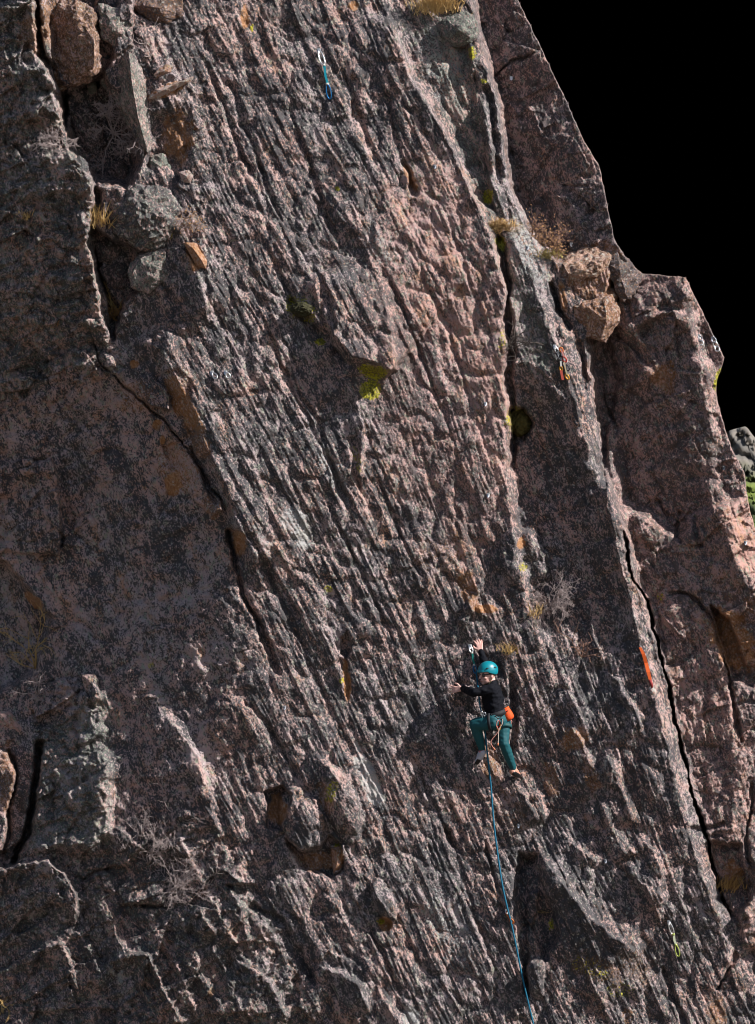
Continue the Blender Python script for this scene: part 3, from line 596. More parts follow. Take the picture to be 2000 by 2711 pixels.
stone('ledge_stone', 'small pale tan stone above and right of the round boulder', [(474,456),(500,449),(513,465),(505,486),(484,483)], [(494,466,.10)], .25, .04, (-.3, 0, 0), (.4, .5, 0), .006, .1)
stone('knob_boulder', 'dark round knob of rock under the golden grass at the top', [(1163,62),(1180,38),(1215,30),(1248,36),(1262,56),(1268,88),(1256,112),(1232,124),(1195,122),(1172,100)],
      [(1190,60,.24),(1230,60,.26),(1240,95,.22),(1200,95,.22),(1214,76,.30)], .6, .10, (.15, .35, 0), (.05, .1, 0), .02, .2)
stone('rock_block', 'layered tan block with a sunlit sloping top under the purple wall', [(1491,697,.16),(1504,724,.30),(1582,706,.30),(1600,688,.28),(1632,671,.05),(1630,642,-.4),(1577,636,-.42),(1508,671,-.25)], [(1506,745,.22),(1582,736,.22),(1600,716,.18)], .3, .1, (-.05, .0, 0), (.6, .45, 0), .026, 0, base=-.42)
stone('rock_block', 'brown block in shade at the notch of the skyline', [(1600,694,.2),(1634,671,.16),(1662,690,.02),(1698,724,-.1),(1692,748,.0),(1672,790,.1),(1650,802,.14),(1626,745,.16),(1606,722,.16)], [(1640,715,.24),(1655,765,.2)], .4, .1, (.3, 0, 0), (.34, .05, .2), .026, 0, base=-.45)
stone('rock_block', 'peaked tan block standing below the layered one, lit on its top', [(1517,812,.30),(1580,786,-.12),(1615,739,-.18),(1630,775,.16),(1642,826,.22),(1638,850,.22),(1604,906,.2),(1530,884,.24),(1520,840,.28)], [(1560,815,.42),(1602,797,.44),(1606,850,.44),(1590,895,.34)], .3, .1, (.0, 0, 0), (.55, .25, 0), .022, 0, base=-.5)
stone('small_stone', 'upper of two pink stones on the left edge ledge', [(58,1216),(88,1212),(92,1228),(64,1236)], [(76,1222,.08)], .15, .03, (-.3, 0, 0), (0, .3, .5), .005, .1, cat='stone', edge=.03)
stone('small_stone', 'lower of two pink stones on the left edge ledge', [(50,1243),(84,1236),(92,1252),(62,1260)], [(74,1247,.08)], .15, .03, (-.3, 0, 0), (.1, .2, .5), .005, .1, cat='stone', edge=.03)
stone('rock_block', 'brick shaped brown stone on top of the lower left pillar', [(216,1786),(248,1783),(263,1800),(266,1842),(240,1847),(222,1816)], [(235,1800,.10),(250,1825,.10)], .25, .05, (-.2, .1, 0), (.3, 0, .3), .008, .05)
stone('ledge_stone', 'long pale brown stone lying in the hollow at the left edge', [(-12,1880),(25,1882),(47,1905),(69,1940),(55,1949),(25,1928),(-12,1908)], [(20,1905,.12),(48,1930,.10)], .2, .04, (-.3, 0, 0), (.25, .3, .6), .01, .1)
stone('wedged_stone', 'fresh tan stone hanging under the twin bosses', [(876,2244),(912,2236),(907,2296),(884,2314)], [(898,2262,.14),(892,2290,.12)], .3, .03, (-.3, 0, .1), (.6, .2, .2), .008, .05)
stone('rock_block', 'blunt pale stone end below the orange sling', [(1716,1822),(1728,1815),(1738,1826),(1738,1842),(1722,1846)], [(1727,1830,.08)], .2, .03, (-.3, 0, 0), (.2, .6, .2), .005, .15, edge=.03)

for lb, rim, md, ct, st in (
    ('reddish stone low in the gully hollow above the round boulder', [(285,440),(318,425),(345,448),(335,482),(300,486)], (315,455,.14), (.1,.1,0), (.3,0,.4)),
    ('dark stone wedged between the left buttress and the gully hollow', [(178,425),(212,412),(236,440),(228,486),(190,480)], (210,450,.14), (.4,.2,0), (.1,0,0)),
    ('lichened stone between the round boulder and the pale tan one', [(392,420),(430,405),(455,430),(450,470),(410,478)], (425,440,.14), (.1,.4,0), (.05,.2,0)),
    ('dark brown overhanging stone at the top edge right of the brown block', [(345,12),(400,-12),(478,-12),(486,40),(450,66),(390,50)], (420,20,.2), (.2,0,0), (.42,0,.2)),
    ('grey lichen block behind the tip of the grey flake', [(262,10),(318,20),(352,70),(350,125),(312,135),(270,100)], (312,80,.16), (0,.3,0), (.15,.2,0))):
    stone('wedged_stone', lb, rim, [md], .35, .02, ct, st, .025, .06)
# ------------------------------------------------------------------ tubes, ribbons, hardware
def tube(bm, pts, rad, n=6, closed=False, flat=None):
    N = len(pts); rs = rad if isinstance(rad, (list, tuple)) else [rad]*N; rings = []; up = None
    for i, p in enumerate(pts):
        if closed: t = (pts[(i+1) % N]-pts[i-1])
        else: t = pts[min(i+1, N-1)]-pts[max(i-1, 0)]
        t = t.normalized() if t.length > 1e-9 else Vector((0, 0, 1))
        if up is None:
            a = Vector((0, 1, 0)) if abs(t.y) < .9 else Vector((1, 0, 0)); up = (a-t*a.dot(t)).normalized()
        else:
            up = up-t*up.dot(t); up = up.normalized() if up.length > 1e-6 else t.orthogonal().normalized()
        s = t.cross(up)
        fl = flat or 1.0
        rings.append([bm.verts.new(p + rs[i]*(math.cos(2*math.pi*k/n)*s + math.sin(2*math.pi*k/n)*up*fl)) for k in range(n)])
    for i in range(N if closed else N-1):
        a, b = rings[i], rings[(i+1) % N]
        for k in range(n): bm.faces.new((a[k], a[(k+1) % n], b[(k+1) % n], b[k]))
    if not closed:
        bm.faces.new(rings[0][::-1]); bm.faces.new(rings[-1])
def bm_obj(name, bm, mat, parent=None, smooth=True, loc=None):
    bmesh.ops.recalc_face_normals(bm, faces=bm.faces)
    me = bpy.data.meshes.new(name); bm.to_mesh(me); bm.free()
    if smooth:
        for p in me.polygons: p.use_smooth = True
    o = link(name, me, mat, parent)
    if loc is not None: o.location = loc
    return o
def smooth_path(pts, n=8):
    out = []
    for i in range(len(pts)-1):
        p0, p1, p2, p3 = pts[max(i-1, 0)], pts[i], pts[i+1], pts[min(i+2, len(pts)-1)]
        for k in range(n):
            t = k/n; out.append(.5*((2*p1)+(p2-p0)*t+(2*p0-5*p1+4*p2-p3)*t*t+(3*p1-p0-3*p2+p3)*t**3))
    return out+[pts[-1]]
STEEL = M('bare_steel', (.62, .62, .64), .28, .9); DSTEEL = M('worn_steel', (.22, .23, .26), .4, .8)
def loop_pts(a, b, w, n=20, out=Vector((0, -1, 0))):
    """pear-shaped ring from a (narrow end) to b, lying against the rock"""
    ax = b-a; L = ax.length; ax.normalize(); s = ax.cross(out).normalized(); r = []
    for i in range(n):
        t = 2*math.pi*i/n; y = .5-.5*math.cos(t); r.append(a+ax*L*y + s*math.sin(t)*w*(.75+.35*y))
    return r
def carabiner(parent, a, b, w, mat, rad=.0075):
    c = (a+b)/2; bm = bmesh.new(); pts = loop_pts(a-c, b-c, w); tube(bm, pts, rad, 6, True)
    o = bm_obj('carabiner', bm, mat, parent, loc=c-parent.location)
    bm = bmesh.new(); tube(bm, [pts[13], pts[17]], rad*.8, 6); bm_obj('gate', bm, STEEL, o)
    return o
def hanger(name, px, py, label, parent=None, size=.022, group='bolt hangers along the climbing routes', mat=None):
    p = P(px, py, .012)
    if parent is None: root = empty(name, p, label, 'bolt', group)
    else: root = parent
    off = p-root.location
    bm = bmesh.new(); z = size
    ring = [Vector((x*z, y*z, w*z)) for x, y, w in ((-.8, 0, 1), (.8, 0, 1), (1, 0, .2), (.8, -.9, -1.1), (.3, -1.5, -1.8), (-.3, -1.5, -1.8), (-.8, -.9, -1.1), (-1, 0, .2))]
    a = [bm.verts.new(v) for v in ring]; b = [bm.verts.new(v+Vector((0, .004, .0))) for v in ring]
    bm.faces.new(a); bm.faces.new(b[::-1])
    for i in range(8): bm.faces.new((a[i], b[i], b[(i+1) % 8], a[(i+1) % 8]))
    bm_obj('hanger_plate', bm, mat or STEEL, root, False, loc=off)
    bm = bmesh.new(); bmesh.ops.create_cone(bm, cap_ends=True, segments=6, radius1=z*.5, radius2=z*.42, depth=.016); bmesh.ops.rotate(bm, verts=bm.verts, cent=(0, 0, 0), matrix=Matrix.Rotation(R(90), 3, 'X'))
    bm_obj('bolt_head', bm, STEEL, root, False, loc=off+Vector((0, -.008, z*.4)))
    return root
def ribbon(bm, pts, w, th=.003):
    prev = None
    for i, p in enumerate(pts):
        t = (pts[min(i+1, len(pts)-1)]-pts[max(i-1, 0)]).normalized(); s = t.cross(Vector((0, -1, 0))).normalized(); o = s.cross(t).normalized()
        ww = w[i] if isinstance(w, list) else w
        q = [bm.verts.new(p+s*ww/2+o*th), bm.verts.new(p-s*ww/2+o*th), bm.verts.new(p-s*ww/2-o*th), bm.verts.new(p+s*ww/2-o*th)]
        if prev:
            for k in range(4): bm.faces.new((prev[k], prev[(k+1) % 4], q[(k+1) % 4], q[k]))
        else: bm.faces.new(q)
        prev = q
    bm.faces.new(prev[::-1])
def quickdraw(label, top, k1, k2, end, mats, w=.032, wid=.02, dh=.03, group='quickdraws hanging on bolts'):
    """top: bolt; k1, k2: ends of the fabric; end: bottom of the lower carabiner (photo pixels)"""
    T = P(*top, .02); hmax = max(hat(top[0]+(end[0]-top[0])*i/8, top[1]+(end[1]-top[1])*i/8) for i in range(9))
    A, B, E = (PA(*q, hmax+dh) for q in (k1, k2, end))
    root = empty('quickdraw', T, label, 'quickdraw', group)
    hanger('', top[0], top[1], '', root)
    carabiner(root, T+Vector((0, -.03, 0)), A, w, mats[0]); carabiner(root, B, E, w, mats[2])
    bm = bmesh.new(); c = (A+B)/2; pts = [A-c+(B-A)*(i/5)+Vector((.004*math.sin(i*1.7), 0, 0)) for i in range(-0, 6)]
    ribbon(bm, pts, [wid*1.3, wid*.95, wid, wid, wid*.95, wid*1.3], .005); s = bm_obj('sling', bm, mats[1], root, False, loc=c-T)
    for q in (A, B):
        bm = bmesh.new(); v = (B-A).normalized(); tube(bm, [q-c-v*.012, q-c+v*.012], wid*.7, 8, flat=.6); bm_obj('keeper', bm, mats[3] if len(mats) > 3 else DSTEEL, s)
    return root
TEAL = M('teal_web', (.0, .22, .30), .6, var=.25, vscale=120); BLUE = M('blue_metal', (.01, .13, .34), .3, .55); LIME = M('lime_metal', (.36, .42, .10), .32, .5); PALEWEB = M('pale_green_web', (.46, .50, .36), .8)
ORANGEW = M("orange_web", (.52, .085, .01), .7, var=.25, vscale=150); ORM = M('orange_metal', (.42, .10, .01), .35, .4); REDM = M('red_metal', (.35, .03, .02), .35, .5); GOLD = M('gold_metal', (.5, .24, .03), .35, .6)
GREENW = M('green_web', (.0, .16, .13), .7); BLACKM = M('black_metal', (.015, .015, .02), .35, .4); WHITEW = M('pale_web', (.5, .5, .48), .8)
quickdraw('long blue quickdraw hanging alone high on the slab', (845,133), (858,172), (867,222), (874,262), (STEEL, TEAL, BLUE, WHITEW), .03, .028)
quickdraw('green quickdraw clipped to the blue rope beside the climber\'s raised hand', (1245,1710), (1250,1728), (1256,1760), (1259,1782), (STEEL, GREENW, BLUE, WHITEW), .02, .022)
quickdraw('pale lime green quickdraw hanging at the lower right', (1771,2441), (1783,2474), (1790,2502), (1797,2532), (STEEL, PALEWEB, LIME, LIME), .024, .026)
quickdraw('short orange quickdraw with the blue rope running through it below the climber', (1342,2412), (1346,2424), (1350,2432), (1360,2444), (ORM, ORANGEW, ORM, ORM), .018, .02)
def sling_obj(label, pts, wid, mat, knot):
    c = P(*pts[0], .03); root = empty('sling', c, label, 'sling')
    Q = [P(x, y, .05)-c for x, y in pts]
    bm = bmesh.new(); ribbon(bm, Q, wid, .006); bm_obj('webbing', bm, mat, root, False)
    bm = bmesh.new(); ribbon(bm, [q+Vector((.018, .03, 0)) for q in Q], [w*.6 for w in wid], .006); bm_obj('webbing', bm, mat, root, False)
    bm = bmesh.new(); tube(bm, [Q[-1], Q[-1]+Vector((.02, 0, -.05)), Q[-1]+Vector((.03, .02, -.09))], [.02, .018, .014], 6); bm_obj('tied_end', bm, knot, root)
sling_obj('bright orange sling hanging beside the deep crack', [(1694,1714),(1703,1732),(1710,1756),(1716,1780),(1721,1800)], [.016, .03, .033, .034, .026], ORANGEW, M('dark_red_cord', (.25, .03, .03), .8))
# anchor: a bunch of carabiners and slings
ar = empty('belay_anchor', P(1476, 922, .04), 'cluster of orange, red and dark carabiners at the anchor on the narrow rib', 'anchor')
h0 = max(hat(1470+i*4, 920+i*8) for i in range(10)) + .03
def Q(x, y, d=0): return PA(x, y, h0+d)
for a, b, w, m in (((1469,917),(1477,934),.018,STEEL),((1474,926),(1483,946),.022,BLACKM),((1478,932),(1486,952),.02,DSTEEL),((1484,920),(1489,932),.02,ORM),((1490,944),(1499,958),.022,REDM),((1484,942),(1490,960),.018,BLACKM),((1484,970),(1488,981),.018,GOLD),((1500,966),(1506,981),.018,BLACKM),((1498,990),(1506,1004),.018,GOLD)):
    carabiner(ar, Q(*a), Q(*b), w, m, .009)
for pts, w, m in (([(1485,956),(1486,970)], .02, WHITEW), ([(1494,958),(1498,978),(1502,992)], .018, M('tan_web', (.36, .30, .2), .8)), ([(1486,980),(1488,992),(1491,1006)], .03, M('red_web', (.36, .06, .04), .7)), ([(1487,928),(1494,944)], .016, M('pink_web', (.5, .2, .18), .7))):
    bm = bmesh.new(); ribbon(bm, [Q(*p, .01)-ar.location for p in pts], w, .006); bm_obj('webbing', bm, m, ar, False)
hanger('', 1469, 917, '', ar)
# rappel rings and bolts
for px, py, px2, lb in ((562,986,572,'dark bolt hanger with a long steel ring, left of a pair'), (598,985,606,'bright bolt hanger with a steel ring, right of a pair')):
    r = hanger('bolt_hanger', px, py, lb, group='pair of ringed bolt hangers'); c = r.location
    bm = bmesh.new(); tube(bm, loop_pts(P(px+2, py+2, .04)-c, P(px2+2, py+16, .04)-c, .028), .009, 6, True); bm_obj('ring', bm, STEEL, r)
for px, py, ex, ey, lb in ((1852,890,1861,924,'left of two steel chains on the skyline edge of the pillar'), (1887,893,1901,928,'right of two steel chains on the skyline edge of the pillar')):
    r = hanger('chain_hanger', px, py, lb, group='pair of anchor chains'); c = r.location
    for i in range(3):
        a = P(px+(ex-px)*i/3, py+(ey-py)*i/3, .04)-c; b = P(px+(ex-px)*(i+1.15)/3, py+(ey-py)*(i+1.15)/3, .04)-c
        bm = bmesh.new(); tube(bm, loop_pts(a, b, .028), .009, 6, True); bm_obj('chain_link', bm, STEEL if i else DSTEEL, r)
for px, py, lb in ((1152,440,'small dark bolt hanger alone in the upper right of the pink slab'), (1286,1068,'bright bolt hanger near the right edge of the slab, below the moss'), (1293,1310,'pale bolt hanger near the right edge of the slab, above the bushy ledge'),
                   (1373,2185,'bolt hanger just right of the blue rope, below the climber\'s feet'), (1604,2278,'bolt hanger in the lower right above the shaded wedge'), (1513,646,'white painted bolt above the layered tan block'),
                   (754,1872,'bolt hanger in the shaded face left of the slab'), (1974,1436,'bolt hanger on the sunlit pink edge at the far right'), (1397,655,'bolt hanger beside the dry reddish bush'), (1354,206,'bright bolt hanger on the purple wall'), (1916,1237,'bolt hanger near the far hillside')):
    hanger('bolt_hanger', px, py, lb, size=.019, mat=M('white_paint', (.8, .8, .78), .5) if px == 1513 else (STEEL if px in (1286, 1354, 1293) else DSTEEL))

# ------------------------------------------------------------------ bare shrubs, grass, moss
TW = {'grey': M('grey_twig', (.30, .245, .24), .85, var=.35, vscale=30), 'red': M('red_twig', (.21, .12, .09), .85, var=.35, vscale=30), 'straw': M('straw_twig', (.42, .28, .11), .85, var=.3, vscale=30), 'dark': M('dark_twig', (.07, .055, .05), .9, var=.3, vscale=30)}
STRAW = M('dry_grass', (.48, .33, .14), .85, var=.35, vscale=25); GOLDG = M('golden_grass', (.62, .43, .20), .85, var=.3, vscale=25); LIMEG = M('yellow_green_plant', (.40, .42, .08), .85, var=.3, vscale=30); BUD = M('dry_leaf', (.22, .12, .055), .9, var=.4, vscale=40)
def branch(bm, p, d, L, r, depth, spread, tw, tips, droop):
    n = 4; pts = [p]; q = p.copy(); dd = d.copy()
    for i in range(n):
        dd = (dd + Vector((rnd.gauss(0, .22), rnd.gauss(0, .15), rnd.gauss(0, .22)-droop*.1))).normalized(); q = q+dd*L/n; pts.append(q.copy())
    tube(bm if depth > 1 else tw, pts, [r*(1-.45*i/n) for i in range(n+1)], 4)
    tips.append(pts[-1])
    if depth <= 0: return
    for k in range(rnd.choice((2, 3, 4))):
        t = rnd.uniform(.3, 1); i = min(n-1, int(t*n)); b = pts[i].lerp(pts[i+1], t*n-i)
        nd = (dd + Vector((rnd.gauss(0, spread), rnd.gauss(-.1, spread*.6), rnd.gauss(0, spread)))).normalized()
        branch(bm, b, nd, L*rnd.uniform(.5, .85), r*.72, depth-1, spread, tw, tips, droop)
def shrub(label, root, aims, L, mat, depth=3, spread=.7, droop=0.0, leaf=0, leafm=None, r=.007, cat='shrub', dh=.03, name='bare_shrub'):
    c = P(*root, dh); o = empty(name, c, label, cat, 'leafless shrubs rooted in cracks')
    tw = bmesh.new(); tips = []
    for a in aims:
        bm = bmesh.new(); d = Vector(((a[0]-root[0])*S, -rnd.uniform(.05, .3), -(a[1]-root[1])*S)); l = d.length
        branch(bm, Vector((0, 0, 0)), d.normalized(), l*.55, r, depth, spread, tw, tips, droop); bm_obj('branch', bm, TW[mat], o)
    tg = bm_obj('twig', tw, TW[mat], o); tg['kind'] = 'stuff'
    if leaf:
        lm = bmesh.new()
        for t in tips:
            for _ in range(leaf):
                q = t+Vector((rnd.gauss(0, .03), rnd.gauss(0, .03), rnd.gauss(0, .03))); a = Vector((rnd.gauss(0, 1), rnd.gauss(0, 1), rnd.gauss(0, 1))).normalized()*.014; b = a.orthogonal().normalized()*.007
                lm.faces.new([lm.verts.new(q+v) for v in (-a, b, a, -b)])
        lo = bm_obj('leaf', lm, leafm or BUD, o, False); lo['kind'] = 'stuff'
    return o
shrub('dark bare shrub tangled across the gully hollow below the grey flake', (300,350), [(230,250),(330,240),(395,300),(400,390),(280,240),(360,380),(330,440),(250,300)],  1, 'grey', 4, .8, dh=.42, r=.008)
shrub('low purple grey shrub on the ledge left of the gully', (160,385), [(120,345),(180,340),(200,370),(90,370),(140,410)], 1, 'grey', 4, .9)
shrub('thin bleached roots and twigs at the top of the gully', (400,150), [(385,80),(360,60),(400,125),(375,150)], 1, 'grey', 2, .5, r=.007)
shrub('small twiggy shrub right of the round boulder', (478,600), [(520,560),(500,620),(535,590),(490,555)], 1, 'grey', 3, .9, leaf=1)
shrub('tall bare shrub with pale branches on the lower left face', (392,2290), [(400,2200),(360,2110),(430,2180),(460,2140),(350,2180),(500,2130),(410,2120)], 1, 'grey', 4, .65, r=.008)
shrub('bushy leafless shrub right of the tall pale one, by the lower left ledges', (440,2370), [(520,2250),(590,2230),(540,2300),(560,2330),(480,2280),(430,2320),(500,2350)], 1, 'grey', 4, .8)
shrub('dead tangle of dry stalks in the hollow at the left edge', (95,1770), [(40,1590),(60,1620),(100,1640),(125,1660),(20,1700),(130,1700),(0,1760),(75,1560)], 1, 'straw', 2, .45, r=.006)
shrub('grey dead twigs over the lower left pillar', (100,1840), [(60,1780),(130,1760),(150,1800),(90,1870),(120,1880),(20,1830)], 1, 'grey', 2, .8, r=.006)
shrub('reddish dry bush on the ledge below the purple wall', (1440,650), [(1400,590),(1440,580),(1490,610),(1480,650),(1410,640),(1500,660),(1390,610)], 1, 'red', 4, .9, leaf=1)
shrub('sparse thin shrub in the corner left of the narrow rib', (1345,930), [(1395,870),(1360,830),(1345,860),(1400,850),(1420,760),(1370,880)], 1, 'dark', 2, .5, r=.007)
shrub('wide bare bush on the ledge above the climber', (1450,1600), [(1520,1560),(1490,1500),(1430,1560),(1400,1580),(1480,1650),(1540,1540),(1420,1650),(1520,1620)], 1, 'grey', 4, .8)
shrub('low twiggy bush right of the wide bare one', (1540,1740), [(1580,1700),(1500,1700),(1600,1720),(1480,1660),(1560,1680)], 1, 'red', 2, .8, r=.007)
shrub('bare twigs at the bottom left corner', (6,2660), [(20,2640),(15,2650),(0,2690),(24,2665)], 1, 'straw', 2, .6, r=.006)
def grass(label, px, py, w, hgt, n, mat, lean=(0, 0), spread=.5, width=.008, droop=.5, cat='grass tuft', dh=.02, name='grass_tuft'):
    c = P(px, py, dh); bm = bmesh.new()
    for i in range(n):
        p = Vector((rnd.gauss(0, w*S*.5), rnd.uniform(-.06, .02), rnd.gauss(0, w*S*.18))); d = Vector((rnd.gauss(lean[0], spread), rnd.uniform(-.7, .0), 1+lean[1]+rnd.gauss(0, .2))).normalized()
        L = hgt*S*rnd.uniform(.5, 1.1); s = Vector((rnd.uniform(-1, 1), rnd.uniform(-1, 1), 0)).normalized()*width*rnd.uniform(.5, 1); prev = None
        for k in range(4):
            t = k/3; q = p+d*L*t+Vector((d.x*.4, -.2, -1))*L*droop*t*t*.5; ww = s*(1-.85*t)
            cur = (bm.verts.new(q-ww), bm.verts.new(q+ww))
            if prev: bm.faces.new((prev[0], prev[1], cur[1], cur[0]))
            prev = cur
    o = bm_obj(name, bm, mat, None, False, loc=c); return tag(o, label, cat, 'dry grass tufts in cracks and on ledges')
grass('straw coloured grass tuft left of the round boulder', 262, 592, 40, 75, 80, STRAW, spread=.55)
grass('tiny orange tuft on the left buttress', 64, 578, 20, 34, 40, STRAW, spread=.5)
grass('curly dry grass clump in the crack below the wedged stones', 312, 830, 60, 60, 220, M('curly_grass', (.30, .18, .07), .9, var=.4, vscale=30), spread=.9, droop=1.4)
grass('tall thin stalks above the curly clump', 305, 815, 20, 95, 14, STRAW, (-.3, 0), .25)
grass('small orange dry plant on the left face', 150, 862, 46, 18, 60, M('orange_plant', (.42, .22, .08), .9, var=.4), spread=.9, droop=1)
grass('big golden grass clump at the top edge beside the knob', 1152, 22, 56, 70, 520, GOLDG, (.1, 0), .5, .007, .9, dh=.10)
grass('pale bunched grass clump on the arete below the moss', 1322, 604, 34, 62, 360, M('tan_grass', (.58, .40, .2), .9, var=.35, vscale=25), spread=.8, droop=1.2)
grass('yellow green little plant below the pale grass clump', 1334, 655, 26, 26, 150, LIMEG, spread=.9, droop=.8)
grass('straw stalks at the foot of the bare bush', 1412, 1632, 24, 62, 30, GOLDG, (.35, 0), .35)
grass('thin straw patch on the rock right of the raised hand', 1345, 1728, 24, 44, 60, STRAW, (-.1, 0), .5)
grass('yellow blades in the alcove beside the rope', 1432, 2418, 16, 50, 14, STRAW, (1.4, -.4), .4)
grass('rusty dry grass in the deep crack at the right', 1930, 2350, 40, 60, 90, M('rust_grass', (.33, .2, .07), .9, var=.4), (.3, 0), .4)
grass('sparse dry plants on the reddish ledge', 1452, 676, 36, 30, 140, M('olive_grass', (.33, .27, .10), .9, var=.4), spread=.8, droop=.9)
def moss_clump(label, px, py, rx, ry, col):
    c = P(px, py, .05); bm = bmesh.new(); bmesh.ops.create_icosphere(bm, subdivisions=5, radius=1)
    for v in bm.verts:
        n = v.co.copy(); f = 1+.22*mnoise.fractal(n*3.2, 1, 2, 4)+.10*mnoise.noise(n*14)
        v.co = Vector((n.x*rx*S*f, n.y*.16*f, n.z*ry*S*f))
    o = bm_obj('moss_clump', bm, M('brown_moss', col, .95, var=.6, vscale=45, bump_s=.8), None, True, loc=c); tag(o, label, 'moss')
moss_clump('round brown green moss cushion in the dark corner', 1376, 1118, 30, 36, (.075, .062, .016))
moss_clump('dark moss cushion on the slab left of the mossy overhang', 800, 820, 28, 19, (.032, .030, .012))
# ------------------------------------------------------------------ the climber
hw = np.mean([hat(1285+dx, 1900+dy) for dx in (-40, -15, 10, 35) for dy in (-60, -20, 20, 60)])
hl = max(hat(1208+dx, 1822+dy) for dx in (-8, 0, 8) for dy in (-8, 0, 8)); hr = max(hat(1268+dx, 1708+dy) for dx in (-5, 0, 5) for dy in (-8, 0, 8))
hfl = max(hat(1264+dx, 2010+dy) for dx in (-8, 0, 8) for dy in (-8, 0, 8)); hfr = max(hat(1364+dx, 2052+dy) for dx in (-8, 0, 8) for dy in (-6, 0, 6))
HB = max(hw, max(hat(1300+dx, 1900+dy) for dx in range(-60, 50, 12) for dy in range(-90, 60, 15)) - .06) + .27
body_c = PA(1312, 1900, HB)
person = empty('person', body_c, 'climber in black top, teal leggings and teal helmet reaching up the slab', 'person')
def B(x, y, d): return PA(x, y, HB+d) - body_c
def BA(x, y, h): return PA(x, y, h) - body_c
def cone(bm, a, ra, b, rb):
    t = bmesh.new(); vs_ = []
    for p, r in ((a, ra), (b, rb)):
        g = bmesh.ops.create_icosphere(t, subdivisions=2, radius=r, matrix=Matrix.Translation(p)); vs_ += g['verts']
    for f in list(t.faces): t.faces.remove(f)
    bmesh.ops.convex_hull(t, input=t.verts)
    me = bpy.data.meshes.new('t'); t.to_mesh(me); t.free(); bm.from_mesh(me); bpy.data.meshes.remove(me)
def ellip(bm, c, mat3, rx, ry, rz, sub=3):
    g = bmesh.ops.create_icosphere(bm, subdivisions=sub, radius=1)
    for v in g['verts']: v.co = c + mat3 @ Vector((v.co.x*rx, v.co.y*ry, v.co.z*rz))
def fuse(name, bm, vox, smooth, mat, parent):
    me = bpy.data.meshes.new(name); bm.to_mesh(me); bm.free(); o = bpy.data.objects.new(name, me); COL.objects.link(o)
    m = o.modifiers.new('r', 'REMESH'); m.mode = 'VOXEL'; m.voxel_size = vox; m.use_smooth_shade = True
    s = o.modifiers.new('s', 'SMOOTH'); s.iterations = smooth; s.factor = .5
    dg = bpy.context.evaluated_depsgraph_get(); me2 = bpy.data.meshes.new_from_object(o.evaluated_get(dg)); o.modifiers.clear(); o.data = me2; bpy.data.meshes.remove(me)
    me2.name = name; me2.materials.clear(); me2.materials.append(mat); o.parent = parent
    for p in me2.polygons: p.use_smooth = True
    return o
def chain(bm, pts):
    for (a, ra), (b, rb) in zip(pts, pts[1:]): cone(bm, a, ra, b, rb)
SKIN = M('skin', (.58, .34, .30), .55, var=.08); TOP = M('black_jersey', (.0035, .0042, .0075), .8, spec=.12, var=.3, vscale=18, bump_s=.3); LEG = M('teal_leggings', (.0, .062, .078), .7, var=.15, vscale=14, bump_s=.3)
HELM = M('teal_helmet', (.0, .17, .22), .38, spec=.45); BLK = M('black_plastic', (.008, .008, .009), .3); HAIR = M('dark_hair', (.02, .012, .008), .6)
# joints
neck = B(1303, 1812, .06); chest = B(1300, 1838, .05); waist = B(1309, 1878, .03); pelvis = B(1316, 1902, .02)
shL = B(1297, 1826, .17); elL = B(1255, 1833, .21); wrL = BA(1224, 1823, hl+.09)
shR = B(1303, 1818, -.10); elR = B(1286, 1764, -.16); wrR = BA(1273, 1724, hr+.05)
hipL = B(1306, 1911, .10); knL = B(1259, 1917, .06); anL = BA(1277, 1986, hfl+.10)
hipR = B(1332, 1912, -.04); knR = B(1334, 1968, .04); anR = BA(1360, 2036, hfr+.09)
headc = B(1292, 1784, .07)
f = Vector((-.86, -.46, -.18)).normalized(); u0 = Vector((.06, -.05, 1)); s_ = u0.cross(f).normalized() * 1.0; u_ = f.cross(s_).normalized()
HM = Matrix((f, s_, u_)).transposed()          # columns: forwards, to the left, up
def HP(x, y, z): return headc + HM @ Vector((x, y, z))
bm = bmesh.new()
ellip(bm, HP(0, 0, .01), HM, .098, .077, .108); ellip(bm, HP(.035, 0, -.055), HM, .062, .058, .062)      # skull, jaw
ellip(bm, HP(.075, 0, -.098), HM, .022, .024, .018); cone(bm, HP(.094, 0, .005), .010, HP(.116, 0, -.028), .013)   # chin, nose
ellip(bm, HP(.094, 0, -.062), HM, .012, .022, .007); ellip(bm, HP(.094, 0, -.074), HM, .011, .019, .007)   # lips
for sd in (-1, 1):
    ellip(bm, HP(-.012, sd*.078, -.02), HM, .022, .010, .032)                                                  # ears
    cone(bm, HP(.080, sd*.014, .026), .012, HP(.070, sd*.05, .026), .010)                                      # brows
    ellip(bm, HP(.066, sd*.042, -.03), HM, .026, .026, .022)                                                   # cheeks
cone(bm, HP(-.025, 0, -.05), .056, neck, .056)
chain(bm, [(neck, .055), (chest, .10), (waist, .095), (pelvis, .105)])
for sh, el, wr in ((shL, elL, wrL), (shR, elR, wrR)): chain(bm, [(chest.lerp(sh, .5), .08), (sh, .056), (el, .040), (el.lerp(wr, .3), .040), (wr, .026)])
for hp, kn, an in ((hipL, knL, anL), (hipR, knR, anR)): chain(bm, [(pelvis, .10), (hp, .082), (kn, .050), (kn.lerp(an, .3), .050), (an, .034)])
